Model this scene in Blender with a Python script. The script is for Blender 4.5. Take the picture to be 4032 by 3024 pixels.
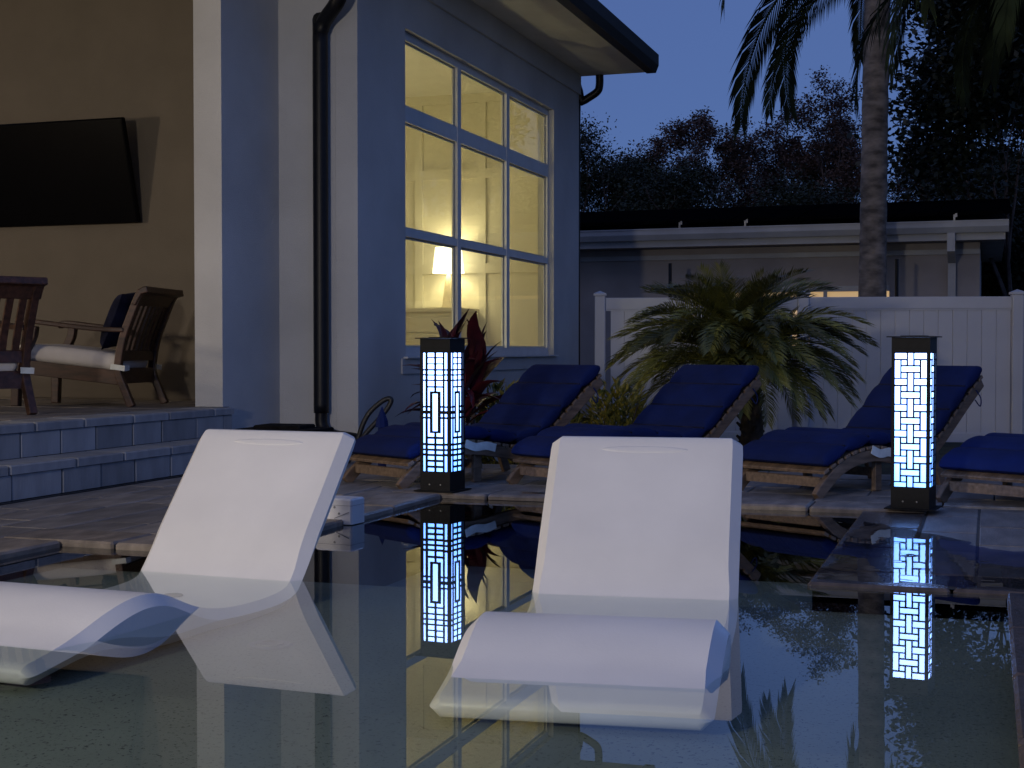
import bpy, math, random
from mathutils import Vector, Matrix
R = math.radians
sc = bpy.context.scene
for o in list(bpy.data.objects):
    bpy.data.objects.remove(o)
S = 0.85                      # one survey unit (camera height above the water) in metres

# ------------------------------------------------------------------ camera
cam_d = bpy.data.cameras.new('camera')
cam = bpy.data.objects.new('camera', cam_d)
sc.collection.objects.link(cam)
cam.location = (0, 0, S)
cam.rotation_euler = (R(90 - 1.39), 0, R(18.5))
cam_d.sensor_width = 36
cam_d.lens = 49.96
cam_d.clip_start = 0.05
cam_d.clip_end = 1000
sc.camera = cam

# ------------------------------------------------------------------ dusk sky
w = bpy.data.worlds.new('World')
sc.world = w
w.use_nodes = True
wn, wl = w.node_tree.nodes, w.node_tree.links
bg = wn['Background']
sky = wn.new('ShaderNodeTexSky')
sky.sky_type = 'NISHITA'
sky.sun_disc = False
sky.sun_elevation = R(4)
sky.sun_rotation = R(215)
sky.ozone_density = 3
sky.air_density = 0.6
sky.dust_density = 0
mixw = wn.new('ShaderNodeMix')
mixw.data_type = 'RGBA'
mixw.inputs[0].default_value = 0.25
mixw.inputs[6].default_value = (0.98, 1.58, 4.1, 1)      # evening blue, the same all round
wl.new(sky.outputs[0], mixw.inputs[7])
wl.new(mixw.outputs[2], bg.inputs[0])
bg.inputs[1].default_value = 0.096

# last glow of the western sky, behind the camera
sun_d = bpy.data.lights.new('sun', 'SUN')
sun_d.energy = 0.24
sun_d.angle = R(60)
sun_d.color = (1.0, 0.80, 0.62)
sun = bpy.data.objects.new('sun', sun_d)
sc.collection.objects.link(sun)
sun.rotation_euler = (R(72), 0, R(-25))

sc.view_settings.view_transform = 'Standard'
sc.view_settings.look = 'None'
sc.view_settings.exposure = 0
sc.view_settings.gamma = 1
sc.view_settings.use_curve_mapping = False
try:
    sc.cycles.max_bounces = 10
    sc.cycles.transparent_max_bounces = 16
    sc.cycles.sample_clamp_indirect = 6
    sc.cycles.caustics_reflective = False
    sc.cycles.caustics_refractive = False
except Exception:
    pass

COL = sc.collection

# ------------------------------------------------------------------ materials
def mat(name, col, rough=0.6, var=0.15, scale=8.0, bump=0.0, bscale=60.0, rnd=0.0, metal=0.0, col2=None, spec=0.5,
        stretch=None, coat=0.0, sheen=0.0):
    m = bpy.data.materials.new(name)
    m.use_nodes = True
    n, l = m.node_tree.nodes, m.node_tree.links
    b = n['Principled BSDF']
    b.inputs['Roughness'].default_value = rough
    b.inputs['Metallic'].default_value = metal
    b.inputs['Specular IOR Level'].default_value = spec
    b.inputs['Coat Weight'].default_value = coat
    if sheen:
        b.inputs['Sheen Weight'].default_value = sheen
    tc = n.new('ShaderNodeTexCoord')
    src = tc.outputs['Object']
    if stretch:
        mp = n.new('ShaderNodeMapping')
        mp.inputs['Scale'].default_value = stretch
        l.new(src, mp.inputs['Vector'])
        src = mp.outputs[0]
    no = n.new('ShaderNodeTexNoise')
    no.inputs['Scale'].default_value = scale
    no.inputs['Detail'].default_value = 6
    l.new(src, no.inputs['Vector'])
    cr = n.new('ShaderNodeValToRGB')
    c2 = col2 or tuple(c * (1 - var * 1.6) for c in col)
    c1 = tuple(min(1, c * (1 + var)) for c in col)
    cr.color_ramp.elements[0].position = 0.32
    cr.color_ramp.elements[1].position = 0.68
    cr.color_ramp.elements[0].color = (*c2, 1)
    cr.color_ramp.elements[1].color = (*c1, 1)
    l.new(no.outputs['Fac'], cr.inputs[0])
    out = cr.outputs[0]
    if rnd:
        oi = n.new('ShaderNodeObjectInfo')
        mr = n.new('ShaderNodeMapRange')
        mr.inputs['To Min'].default_value = 1 - rnd
        mr.inputs['To Max'].default_value = 1 + rnd
        l.new(oi.outputs['Random'], mr.inputs['Value'])
        mx = n.new('ShaderNodeVectorMath')
        mx.operation = 'SCALE'
        l.new(out, mx.inputs[0])
        l.new(mr.outputs[0], mx.inputs['Scale'])
        out = mx.outputs[0]
    l.new(out, b.inputs['Base Color'])
    if bump:
        n2 = n.new('ShaderNodeTexNoise')
        n2.inputs['Scale'].default_value = bscale
        n2.inputs['Detail'].default_value = 4
        l.new(src, n2.inputs['Vector'])
        bp = n.new('ShaderNodeBump')
        bp.inputs['Strength'].default_value = bump
        bp.inputs['Distance'].default_value = 0.01
        l.new(n2.outputs['Fac'], bp.inputs['Height'])
        l.new(bp.outputs[0], b.inputs['Normal'])
    return m

def emit(name, col, strength):
    m = bpy.data.materials.new(name)
    m.use_nodes = True
    b = m.node_tree.nodes['Principled BSDF']
    b.inputs['Base Color'].default_value = (0.8, 0.8, 0.8, 1)
    b.inputs['Emission Color'].default_value = (*col, 1)
    b.inputs['Emission Strength'].default_value = strength
    return m

def clear(name, ior, tint, bump=0.0, bscale=2.0, rough=0.0):
    """thin clear sheet: Fresnel mirror over a tinted see-through layer"""
    m = bpy.data.materials.new(name)
    m.use_nodes = True
    n, l = m.node_tree.nodes, m.node_tree.links
    n.clear()
    o = n.new('ShaderNodeOutputMaterial')
    mx = n.new('ShaderNodeMixShader')
    tr = n.new('ShaderNodeBsdfTransparent')
    tr.inputs[0].default_value = (*tint, 1)
    gl = n.new('ShaderNodeBsdfGlossy')
    gl.inputs['Roughness'].default_value = rough
    gl.inputs['Color'].default_value = (1, 1, 1, 1)
    fr = n.new('ShaderNodeFresnel')
    fr.inputs[0].default_value = ior
    # same reflectance from either side of the sheet
    ge = n.new('ShaderNodeNewGeometry')
    mi = n.new('ShaderNodeMapRange')
    mi.inputs['To Min'].default_value = ior
    mi.inputs['To Max'].default_value = 1 / ior
    l.new(ge.outputs['Backfacing'], mi.inputs['Value'])
    l.new(mi.outputs[0], fr.inputs[0])
    l.new(fr.outputs[0], mx.inputs[0])
    l.new(tr.outputs[0], mx.inputs[1])
    l.new(gl.outputs[0], mx.inputs[2])
    l.new(mx.outputs[0], o.inputs[0])
    if bump:
        tc = n.new('ShaderNodeTexCoord')
        no = n.new('ShaderNodeTexNoise')
        no.inputs['Scale'].default_value = bscale
        no.inputs['Detail'].default_value = 2
        l.new(tc.outputs['Object'], no.inputs['Vector'])
        bp = n.new('ShaderNodeBump')
        bp.inputs['Strength'].default_value = bump
        bp.inputs['Distance'].default_value = 0.01
        l.new(no.outputs['Fac'], bp.inputs['Height'])
        l.new(bp.outputs[0], gl.inputs['Normal'])
        l.new(bp.outputs[0], fr.inputs['Normal'])
    return m

M = {}
M['stucco'] = mat('stucco', (0.50, 0.50, 0.50), 0.85, 0.08, 1.3, 0.4, 140)
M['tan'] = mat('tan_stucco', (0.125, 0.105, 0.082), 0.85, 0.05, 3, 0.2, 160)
M['trim'] = mat('white_trim', (0.62, 0.62, 0.62), 0.5, 0.04, 5)
M['soffit'] = mat('soffit_paint', (0.60, 0.59, 0.56), 0.7, 0.04, 4)
M['inner'] = mat('interior_paint', (0.72, 0.69, 0.58), 0.6, 0.02, 4)
M['ceiling'] = mat('ceiling_paint', (0.80, 0.79, 0.74), 0.7, 0.02, 4)
M['woodfloor'] = mat('floor_boards', (0.25, 0.15, 0.08), 0.4, 0.2, 6, stretch=(1, 8, 1))
M['black'] = mat('black_metal', (0.006, 0.006, 0.008), 0.45, 0.2, 20, spec=0.3)
M['pillar'] = mat('black_powder_coat', (0.006, 0.0065, 0.008), 0.6, 0.2, 40, 0.1, 300, spec=0.2)
M['roof'] = mat('dark_shingle', (0.012, 0.011, 0.011), 0.95, 0.3, 20, 0.4, 40, spec=0.1)
M['glass'] = clear('window_glass', 1.13, (0.97, 0.98, 0.96))
M['water'] = clear('pool_water', 1.85, (0.88, 0.94, 0.92), 0.018, 1.3)
M['film'] = clear('water_film', 1.36, (0.62, 0.62, 0.63), 0.05, 7)
M['paver'] = mat('stone_paver', (0.20, 0.18, 0.165), 0.55, 0.25, 5, 0.35, 45, rnd=0.28, stretch=(2.2, 0.6, 1))
M['coping'] = mat('stone_coping', (0.21, 0.175, 0.145), 0.5, 0.3, 6, 0.35, 35, rnd=0.2, stretch=(2, 0.8, 1))
M['wet'] = mat('wet_stone', (0.085, 0.068, 0.06), 0.22, 0.3, 6, 0.25, 35, rnd=0.2, stretch=(2, 0.8, 1))
M['riser'] = mat('stone_riser', (0.24, 0.25, 0.27), 0.6, 0.14, 4, 0.2, 40, rnd=0.22, stretch=(1, 2, 0.5))
M['slab'] = mat('joint_sand', (0.05, 0.047, 0.045), 0.95, 0.2, 20)
M['tile'] = mat('waterline_tile', (0.02, 0.045, 0.10), 0.15, 0.3, 12)
M['deepwall'] = mat('deep_plaster', (0.17, 0.21, 0.20), 0.8, 0.15, 4)
M['lounger'] = mat('white_moulded_plastic', (0.75, 0.735, 0.72), 0.40, 0.05, 2.2, 0.05, 120)
M['drain'] = mat('grey_plastic', (0.16, 0.17, 0.18), 0.5, 0.1, 20)
M['navy'] = mat('navy_canvas', (0.0038, 0.012, 0.075), 0.85, 0.14, 5, 0.35, 12, rnd=0.12, spec=0.2)
M['navy_dark'] = mat('navy_print', (0.010, 0.012, 0.035), 0.9, 0.4, 9, spec=0.2)
M['teak'] = mat('weathered_teak', (0.15, 0.10, 0.065), 0.6, 0.3, 6, 0.2, 50, rnd=0.15, stretch=(6, 1, 6))
M['darkteak'] = mat('oiled_dark_wood', (0.052, 0.022, 0.013), 0.4, 0.35, 6, 0.1, 50, rnd=0.15, stretch=(6, 1, 6))
M['cream'] = mat('cream_cushion', (0.62, 0.59, 0.56), 0.9, 0.05, 4, 0.15, 40)
M['strap'] = mat('pale_strap', (0.6, 0.62, 0.58), 0.8, 0.1, 20)
M['vinyl'] = mat('white_vinyl', (0.60, 0.60, 0.63), 0.4, 0.04, 2, rnd=0.03)
M['grey_wall'] = mat('grey_stucco', (0.34, 0.31, 0.30), 0.9, 0.08, 2, 0.2, 100)
M['gutterw'] = mat('pale_gutter', (0.36, 0.37, 0.39), 0.5, 0.08, 3)
M['solar'] = mat('solar_panel_glass', (0.003, 0.003, 0.004), 0.9, 0.2, 5, spec=0.0)
M['steel'] = mat('galvanised_steel', (0.25, 0.25, 0.25), 0.4, 0.1, 10, metal=0.6)
M['lawn'] = mat('garden_soil_grass', (0.035, 0.042, 0.018), 0.95, 0.5, 3, 0.6, 30)
M['trunk'] = mat('palm_trunk', (0.19, 0.16, 0.135), 0.9, 0.4, 4, 0.5, 14, stretch=(1.2, 1.2, 2.6))
M['stub'] = mat('palm_stub', (0.07, 0.05, 0.035), 0.9, 0.4, 12, 0.6, 30)
M['bark'] = mat('bark', (0.10, 0.075, 0.065), 0.95, 0.4, 6)
M['frond'] = mat('date_frond', (0.15, 0.145, 0.03), 0.4, 0.4, 3, rnd=0.55, col2=(0.05, 0.064, 0.018), spec=0.5)
M['qfrond'] = mat('queen_frond', (0.018, 0.026, 0.010), 0.85, 0.4, 2, rnd=0.3, spec=0.15)
M['skirt'] = mat('dry_frond', (0.055, 0.048, 0.018), 0.7, 0.4, 3, rnd=0.3)
M['ti'] = mat('red_leaf', (0.085, 0.010, 0.015), 0.35, 0.4, 6, rnd=0.5, col2=(0.035, 0.006, 0.012))
M['croton'] = mat('variegated_leaf', (0.26, 0.20, 0.03), 0.45, 0.3, 18, col2=(0.045, 0.075, 0.018))
M['leaf_brown'] = mat('winter_leaf', (0.115, 0.075, 0.062), 0.95, 0.25, 0.8, col2=(0.075, 0.05, 0.044), spec=0.1)
M['leaf_green'] = mat('dark_green_leaf', (0.022, 0.030, 0.012), 0.7, 0.4, 1.5)
M['leaf_oak'] = mat('oak_leaf', (0.018, 0.024, 0.012), 0.5, 0.4, 2)
M['screen'] = mat('television_glass', (0.002, 0.002, 0.003), 0.3, 0.1, 5, spec=0.05)
M['hose'] = mat('black_rubber', (0.015, 0.015, 0.016), 0.5, 0.2, 20)
M['white_plastic'] = mat('white_plastic', (0.66, 0.66, 0.68), 0.4, 0.03, 6)
M['dresser'] = mat('cream_painted_wood', (0.70, 0.66, 0.52), 0.45, 0.03, 5)
M['ceramic'] = mat('lamp_base_ceramic', (0.55, 0.48, 0.34), 0.3, 0.1, 5)
M['shade'] = emit('lamp_shade_lit', (1.0, 0.87, 0.52), 3.4)
M['bulb'] = emit('bulb_lit', (1.0, 0.74, 0.46), 60)
M['curtain_lit'] = emit('lit_blind', (1.0, 0.62, 0.28), 0.42)
M['globe'] = emit('globe_lit', (1.0, 0.86, 0.48), 86)
M['room_bulb'] = emit('lit_room_lamp', (1.0, 0.9, 0.75), 1.0)

def speckle():
    m = bpy.data.materials.new('speckled_plaster')
    m.use_nodes = True
    n, l = m.node_tree.nodes, m.node_tree.links
    b = n['Principled BSDF']
    b.inputs['Roughness'].default_value = 0.8
    tc = n.new('ShaderNodeTexCoord')
    no = n.new('ShaderNodeTexNoise')
    no.inputs['Scale'].default_value = 85
    no.inputs['Detail'].default_value = 3
    no.inputs['Roughness'].default_value = 0.7
    l.new(tc.outputs['Object'], no.inputs['Vector'])
    cr = n.new('ShaderNodeValToRGB')
    cr.color_ramp.elements[0].position = 0.33
    cr.color_ramp.elements[1].position = 0.43
    cr.color_ramp.elements[0].color = (0.035, 0.042, 0.038, 1)
    cr.color_ramp.elements[1].color = (0.20, 0.225, 0.185, 1)
    l.new(no.outputs['Fac'], cr.inputs[0])
    n2 = n.new('ShaderNodeTexNoise')
    n2.inputs['Scale'].default_value = 3
    n2.inputs['Detail'].default_value = 5
    l.new(tc.outputs['Object'], n2.inputs['Vector'])
    mr = n.new('ShaderNodeMapRange')
    mr.inputs['To Min'].default_value = 0.75
    mr.inputs['To Max'].default_value = 1.2
    l.new(n2.outputs['Fac'], mr.inputs['Value'])
    v = n.new('ShaderNodeVectorMath')
    v.operation = 'SCALE'
    l.new(cr.outputs[0], v.inputs[0])
    l.new(mr.outputs[0], v.inputs['Scale'])
    l.new(v.outputs[0], b.inputs['Base Color'])
    return m
M['plaster'] = speckle()

def led():
    m = bpy.data.materials.new('led_diffuser')
    m.use_nodes = True
    n, l = m.node_tree.nodes, m.node_tree.links
    b = n['Principled BSDF']
    b.inputs['Base Color'].default_value = (0.8, 0.85, 0.9, 1)
    tc = n.new('ShaderNodeTexCoord')
    sp = n.new('ShaderNodeSeparateXYZ')
    l.new(tc.outputs['Object'], sp.inputs[0])
    mr = n.new('ShaderNodeMapRange')
    mr.inputs['From Min'].default_value = 0.10
    mr.inputs['From Max'].default_value = 0.80
    l.new(sp.outputs[2], mr.inputs['Value'])
    cr = n.new('ShaderNodeValToRGB')
    cr.color_ramp.elements[0].color = (0.055, 0.165, 0.50, 1)
    cr.color_ramp.elements[1].color = (0.25, 0.42, 1.0, 1)
    l.new(mr.outputs[0], cr.inputs[0])
    l.new(cr.outputs[0], b.inputs['Emission Color'])
    b.inputs['Emission Strength'].default_value = 8.0
    return m
M['led'] = led()

# ------------------------------------------------------------------ mesh helpers
class B:
    def __init__(s, k=1.0):
        s.v, s.f, s.k = [], [], k
    def add(s, vs, fs):
        o = len(s.v)
        s.v += [tuple(c * s.k for c in p) for p in vs]
        s.f += [tuple(i + o for i in f) for f in fs]
        return s
    def box(s, x0, x1, y0, y1, z0, z1):
        return s.add([(x, y, z) for z in (z0, z1) for y in (y0, y1) for x in (x0, x1)],
                     [(0, 2, 3, 1), (4, 5, 7, 6), (0, 1, 5, 4), (2, 6, 7, 3), (0, 4, 6, 2), (1, 3, 7, 5)])
    def cbox(s, x0, x1, y0, y1, z0, z1, c):
        """box with chamfered top and upright edges"""
        def ring(d, z, e):
            a, b_, g, h = x0 + d, x1 - d, y0 + d, y1 - d
            return [(a + e, g, z), (b_ - e, g, z), (b_, g + e, z), (b_, h - e, z), (b_ - e, h, z), (a + e, h, z), (a, h - e, z), (a, g + e, z)]
        vs = ring(0, z0, c) + ring(0, z1 - c, c) + ring(c, z1, c * 0.6)
        fs = [tuple(range(7, -1, -1)), tuple(range(16, 24))]
        for r in (0, 8):
            for i in range(8):
                j = (i + 1) % 8
                fs.append((r + i, r + j, r + 8 + j, r + 8 + i))
        return s.add(vs, fs)
    def quad(s, a, b, c, d):
        return s.add([a, b, c, d], [(0, 1, 2, 3)])
    def hexa(s, p):
        return s.add(p, [(0, 3, 2, 1), (4, 5, 6, 7), (0, 1, 5, 4), (1, 2, 6, 5), (2, 3, 7, 6), (3, 0, 4, 7)])
    def tube(s, path, r, n=8, caps=True):
        path = [Vector(p) for p in path]
        rs = r if isinstance(r, (list, tuple)) else [r] * len(path)
        vs, fs = [], []
        up = None
        for i, p in enumerate(path):
            t = (path[min(i + 1, len(path) - 1)] - path[max(i - 1, 0)]).normalized()
            if up is None:
                up = Vector((0, 0, 1)) if abs(t.z) < 0.9 else Vector((1, 0, 0))
            a = t.cross(up)
            if a.length < 1e-5:
                a = t.cross(Vector((0, 1, 0)))
            a.normalize()
            b_ = a.cross(t).normalized()
            up = b_
            for k in range(n):
                an = 2 * math.pi * k / n
                q = p + (a * math.cos(an) + b_ * math.sin(an)) * rs[i]
                vs.append(tuple(q))
        for i in range(len(path) - 1):
            for k in range(n):
                j = (k + 1) % n
                fs.append((i * n + k, (i + 1) * n + k, (i + 1) * n + j, i * n + j))
        if caps:
            fs.append(tuple(range(n)))
            fs.append(tuple(range(len(vs) - 1, len(vs) - n - 1, -1)))
        return s.add(vs, fs)
    def strip(s, path, x0, x1, t):
        """bar following a (y,z) path, from x0 to x1, t thick"""
        n = len(path)
        vs, fs = [], []
        for i, (y, z) in enumerate(path):
            a, b_ = path[max(i - 1, 0)], path[min(i + 1, n - 1)]
            dy, dz = b_[0] - a[0], b_[1] - a[1]
            L = math.hypot(dy, dz) or 1
            ny, nz = -dz / L, dy / L
            tt = t[i] if isinstance(t, (list, tuple)) else t
            for x, q in ((x0, -1), (x1, -1), (x1, 1), (x0, 1)):
                vs.append((x, y + ny * q * tt / 2, z + nz * q * tt / 2))
        for i in range(n - 1):
            for k in range(4):
                j = (k + 1) % 4
                fs.append((i * 4 + k, i * 4 + j, i * 4 + 4 + j, i * 4 + 4 + k))
        fs.append((3, 2, 1, 0))
        o = (n - 1) * 4
        fs.append((o, o + 1, o + 2, o + 3))
        return s.add(vs, fs)
    def lathe(s, prof, c=(0, 0), n=24):
        vs, fs = [], []
        for r, z in prof:
            for k in range(n):
                a = 2 * math.pi * k / n
                vs.append((c[0] + r * math.cos(a), c[1] + r * math.sin(a), z))
        for i in range(len(prof) - 1):
            for k in range(n):
                j = (k + 1) % n
                fs.append((i * n + k, i * n + j, (i + 1) * n + j, (i + 1) * n + k))
        return s.add(vs, fs)
    def mesh(s, name, m, smooth=False):
        me = bpy.data.meshes.new(name)
        me.from_pydata(s.v, [], s.f)
        me.materials.append(m)
        if smooth:
            me.polygons.foreach_set('use_smooth', [True] * len(me.polygons))
        me.update()
        return me

def link(name, me, parent=None):
    o = bpy.data.objects.new(name, me)
    COL.objects.link(o)
    if parent:
        o.parent = parent
    return o

def part(name, b, m, parent=None, smooth=False, bevel=0, label=None):
    o = link(name, b.mesh(name, M[m] if isinstance(m, str) else m, smooth), parent)
    if bevel:
        md = o.modifiers.new('bevel', 'BEVEL')
        md.width = bevel
        md.segments = 2
        md.limit_method = 'ANGLE'
        md.angle_limit = R(40)
    if label:
        o['label'] = label
    return o

def tag(o, label, cat, group=None):
    o['label'] = label
    o['category'] = cat
    if group:
        o['group'] = group
    return o

def struct(o, kind='structure'):
    o['kind'] = kind
    return o

def thing(name, label, cat, loc=(0, 0, 0), rz=0, group=None):
    o = bpy.data.objects.new(name, None)
    o.empty_display_size = 0.1
    COL.objects.link(o)
    o.location = loc
    o.rotation_euler = (0, 0, rz)
    return tag(o, label, cat, group)

def tree_copy(root, loc, rz, label, sub=None):
    def cp(o, par):
        c = o.copy()
        COL.objects.link(c)
        c.parent = par
        for ch in o.children:
            cp(ch, c)
        return c
    kids = list(root.children)
    r = root.copy()
    COL.objects.link(r)
    r.location = loc
    r.rotation_euler = (0, 0, rz)
    r['label'] = label
    for k in kids:
        cp(k, r)
    return r

def U(x, y, z):
    return Vector((x * S, y * S, z * S))

def cat(pts, n=6):
    """Catmull-Rom resample of a list of tuples"""
    P = [pts[0]] + list(pts) + [pts[-1]]
    out = []
    for i in range(1, len(P) - 2):
        for k in range(n):
            t = k / n
            out.append(tuple(0.5 * (2 * b + (c - a) * t + (2 * a - 5 * b + 4 * c - d) * t * t + (3 * b - a - 3 * c + d) * t ** 3)
                             for a, b, c, d in zip(P[i - 1], P[i], P[i + 1], P[i + 2])))
    out.append(tuple(pts[-1]))
    return out

def loft(path, wf, tf, rad, seg=4, ends=0.03, xoff=None):
    """rounded slab following a (y,z) centre path. wf, tf give width and thickness along it (0..1)"""
    L = [0]
    for a, b_ in zip(path, path[1:]):
        L.append(L[-1] + math.hypot(b_[0] - a[0], b_[1] - a[1]))
    T = L[-1]
    def at(sv):
        sv = max(0, min(T, sv))
        for i in range(len(L) - 1):
            if L[i + 1] >= sv:
                k = (sv - L[i]) / max(1e-9, L[i + 1] - L[i])
                return tuple(a + (b_ - a) * k for a, b_ in zip(path[i], path[i + 1]))
        return path[-1]
    st = []
    for i in range(5):
        a = math.pi / 2 * i / 5
        st.append((ends * (1 - math.cos(math.pi / 2 - a + 0)) if False else ends * (1 - math.sin(math.pi / 2 * (1 - i / 5)) ), 1 - math.cos(math.pi / 2 * (1 - i / 5))))
    secs = [(e, q) for e, q in st]
    secs += [(sv, 0) for sv in L if ends < sv < T - ends]
    secs += [(T - e, q) for e, q in reversed(st)]
    bb = B()
    vs, fs = [], []
    N = None
    for sv, q in secs:
        y, z = at(sv)
        a, b_ = at(sv - T * 0.01), at(sv + T * 0.01)
        dy, dz = b_[0] - a[0], b_[1] - a[1]
        ln = math.hypot(dy, dz) or 1
        ny, nz = -dz / ln, dy / ln
        u = sv / T
        t = tf(u) * (1 - q * 0.85)
        hw = wf(u) / 2 - q * ends
        r = min(rad, t / 2 * 0.98, hw * 0.9)
        pts = []
        for cx, cn, a0 in ((hw - r, t / 2 - r, 0), (-hw + r, t / 2 - r, 90), (-hw + r, -t / 2 + r, 180), (hw - r, -t / 2 + r, 270)):
            for k in range(seg + 1):
                an = R(a0 + 90 * k / seg)
                pts.append((cx + r * math.cos(an), cn + r * math.sin(an)))
        N = len(pts)
        for x, nn in pts:
            vs.append((x, y + ny * nn, z + nz * nn))
    for i in range(len(secs) - 1):
        for k in range(N):
            j = (k + 1) % N
            fs.append((i * N + k, i * N + j, (i + 1) * N + j, (i + 1) * N + k))
    fs.append(tuple(range(N - 1, -1, -1)))
    o = (len(secs) - 1) * N
    fs.append(tuple(range(o, o + N)))
    return bb.add(vs, fs)

def smooth_angle(o, ang=40):
    try:
        o.data.shade_smooth()
        md = None
        o.data.set_sharp_from_angle(angle=R(ang))
    except Exception:
        pass

rnd = random.Random(7)

# ================================================================== setting
# garden ground, one sheet to the horizon (open where the terrace and the house stand)
b = B(S)
GZ = -0.33
b.add([(-200, 11.37, GZ), (200, 11.37, GZ), (200, 400, GZ), (-200, 400, GZ), (-200, -200, GZ), (200, -200, GZ), (200, -4, GZ), (-200, -4, GZ),
       (-16, 11.37, GZ), (-16, -4, GZ), (4, 11.37, GZ), (4, -4, GZ)],
      [(0, 8, 10, 1, 2, 3), (4, 5, 6, 11, 9, 7), (7, 9, 8, 0), (11, 6, 1, 10)])
struct(part('ground', b, 'lawn'))

# pool basin: shallow ledge, step towards the camera, deeper pool beyond the ledge
LX0, LX1, LY0, LY1 = -4.47, 0.10, -1.5, 6.12     # ledge pool
DX0, DX1, DY1 = -3.49, -0.70, 8.90               # deep pool
b = B(S)
z1, z2, z3 = -0.112, -0.20, -0.45
b.quad((LX0, 3.95, z1), (LX1, 3.95, z1), (LX1, LY1, z1), (LX0, LY1, z1))
b.quad((LX0, LY0, z2), (LX1, LY0, z2), (LX1, 2.6, z2), (LX0, 2.6, z2))
b.quad((LX0, 2.6, z2), (LX1, 2.6, z2), (LX1, 3.95, z1), (LX0, 3.95, z1))
for (xa, ya, xb, yb) in ((LX0, LY0, LX0, LY1), (LX0, LY1, DX0, LY1), (DX1, LY1, LX1, LY1), (LX1, LY1, LX1, LY0), (LX1, LY0, LX0, LY0)):
    b.quad((xa, ya, z2), (xb, yb, z2), (xb, yb, -0.05), (xa, ya, -0.05))
pool = struct(part('pool_basin', b, 'plaster'))
b = B(S)
b.quad((DX0, LY1, z3), (DX1, LY1, z3), (DX1, DY1, z3), (DX0, DY1, z3))
b.quad((DX0, LY1, z3), (DX1, LY1, z3), (DX1, LY1, z1), (DX0, LY1, z1))
for (xa, ya, xb, yb) in ((DX0, LY1, DX0, DY1), (DX0, DY1, DX1, DY1), (DX1, DY1, DX1, LY1)):
    b.quad((xa, ya, z3), (xb, yb, z3), (xb, yb, -0.05), (xa, ya, -0.05))
part('deep_basin', b, 'deepwall', pool)
b = B(S)
for (xa, ya, xb, yb) in ((LX0, LY0, LX0, LY1), (LX0, LY1, DX0, LY1), (DX0, LY1, DX0, DY1), (DX0, DY1, DX1, DY1), (DX1, DY1, DX1, LY1), (DX1, LY1, LX1, LY1), (LX1, LY1, LX1, LY0), (LX1, LY0, LX0, LY0)):
    b.quad((xa, ya, -0.05), (xb, yb, -0.05), (xb, yb, 0.012), (xa, ya, 0.012))
part('waterline_band', b, 'tile', pool)
# floor fitting
c = U(-2.55, 4.75, 0)
b = B()
b.lathe([(0.0, z1 * S + 0.006), (0.065, z1 * S + 0.006), (0.075, z1 * S + 0.002)], (c.x, c.y), 24)
b.lathe([(0.03, z1 * S + 0.010), (0.045, z1 * S + 0.010), (0.046, z1 * S + 0.004)], (c.x, c.y), 24)
part('floor_drain', b, 'drain', pool)
b = B(S)
b.add([(LX0, LY0, 0), (LX1, LY0, 0), (LX1, LY1, 0), (DX1, LY1, 0), (DX1, DY1, 0), (DX0, DY1, 0), (DX0, LY1, 0), (LX0, LY1, 0)],
      [(6, 7, 0, 1, 2, 3), (6, 3, 4, 5)])
struct(part('water', b, 'water'))

# terrace
DZ = 0.030
b = B(S)
zb, zt = -0.6, 0.010
for r in ((-5.87, 4.0, DY1, 11.37), (-5.87, DX0, LY1, DY1), (DX1, 4.0, LY1, DY1), (LX1, 4.0, -4, LY1), (-5.87, LX0, -4, LY1), (LX0, LX1, -4, LY0)):
    b.box(r[0], r[1], r[2], r[3], zb, zt)
deck = struct(part('terrace', b, 'slab'))

meshes = {}
def paver(x0, x1, y0, y1, m, zt, th=0.02, c=0.006, name='paver', parent=None):
    g = 0.005
    lx, ly = round((x1 - x0) / 2 - g, 3), round((y1 - y0) / 2 - g, 3)
    if lx < 0.015 or ly < 0.015:
        return
    key = (lx, ly, m, th)
    if key not in meshes:
        meshes[key] = B(S).cbox(-lx, lx, -ly, ly, -th, 0, c).mesh(name, M[m])
    o = link(name, meshes[key], parent or deck)
    o.location = U((x0 + x1) / 2, (y0 + y1) / 2, zt + rnd.uniform(-0.0025, 0.0025))
    o.rotation_euler = (rnd.uniform(-0.002, 0.002), rnd.uniform(-0.002, 0.002), 0)

CW = 0.36
DZR = 0.012                                     # the right side lies flush with the water
def zone(x0, x1, y0, y1, along='y', pw=0.36, pl=0.74, DZ=DZ):
    k = 0
    if along == 'y':
        x = x0
        while x < x1 - 0.02:
            xe = min(x + pw, x1)
            y = y0 - (k % 2) * pl * 0.5 - (k % 3) * 0.09
            while y < y1 - 0.02:
                a, e = max(y, y0), min(y + pl, y1)
                if e - a > 0.04:
                    paver(x, xe, a, e, 'paver', DZ)
                y += pl
            x = xe
            k += 1
    else:
        y = y0
        while y < y1 - 0.02:
            ye = min(y + pw, y1)
            x = x0 - (k % 2) * pl * 0.5 - (k % 3) * 0.09
            while x < x1 - 0.02:
                a, e = max(x, x0), min(x + pl, x1)
                if e - a > 0.04:
                    paver(a, e, y, ye, 'paver', DZ)
                x += pl
            y = ye
            k += 1
zone(-5.86, 3.3, DY1 + CW, 11.36, 'x', 0.40, 0.80)
zone(-5.86, LX0 - CW, 3.0, LY1 + CW, 'y', 0.36, 0.74)
zone(-5.86, DX0 - CW, LY1 + CW, DY1 + CW, 'y', 0.36, 0.74)
zone(DX1 + CW, 2.6, LY1 + CW, DY1 + CW, 'y', 0.30, 0.76, DZR + 0.003)
OV = 0.025
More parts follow.
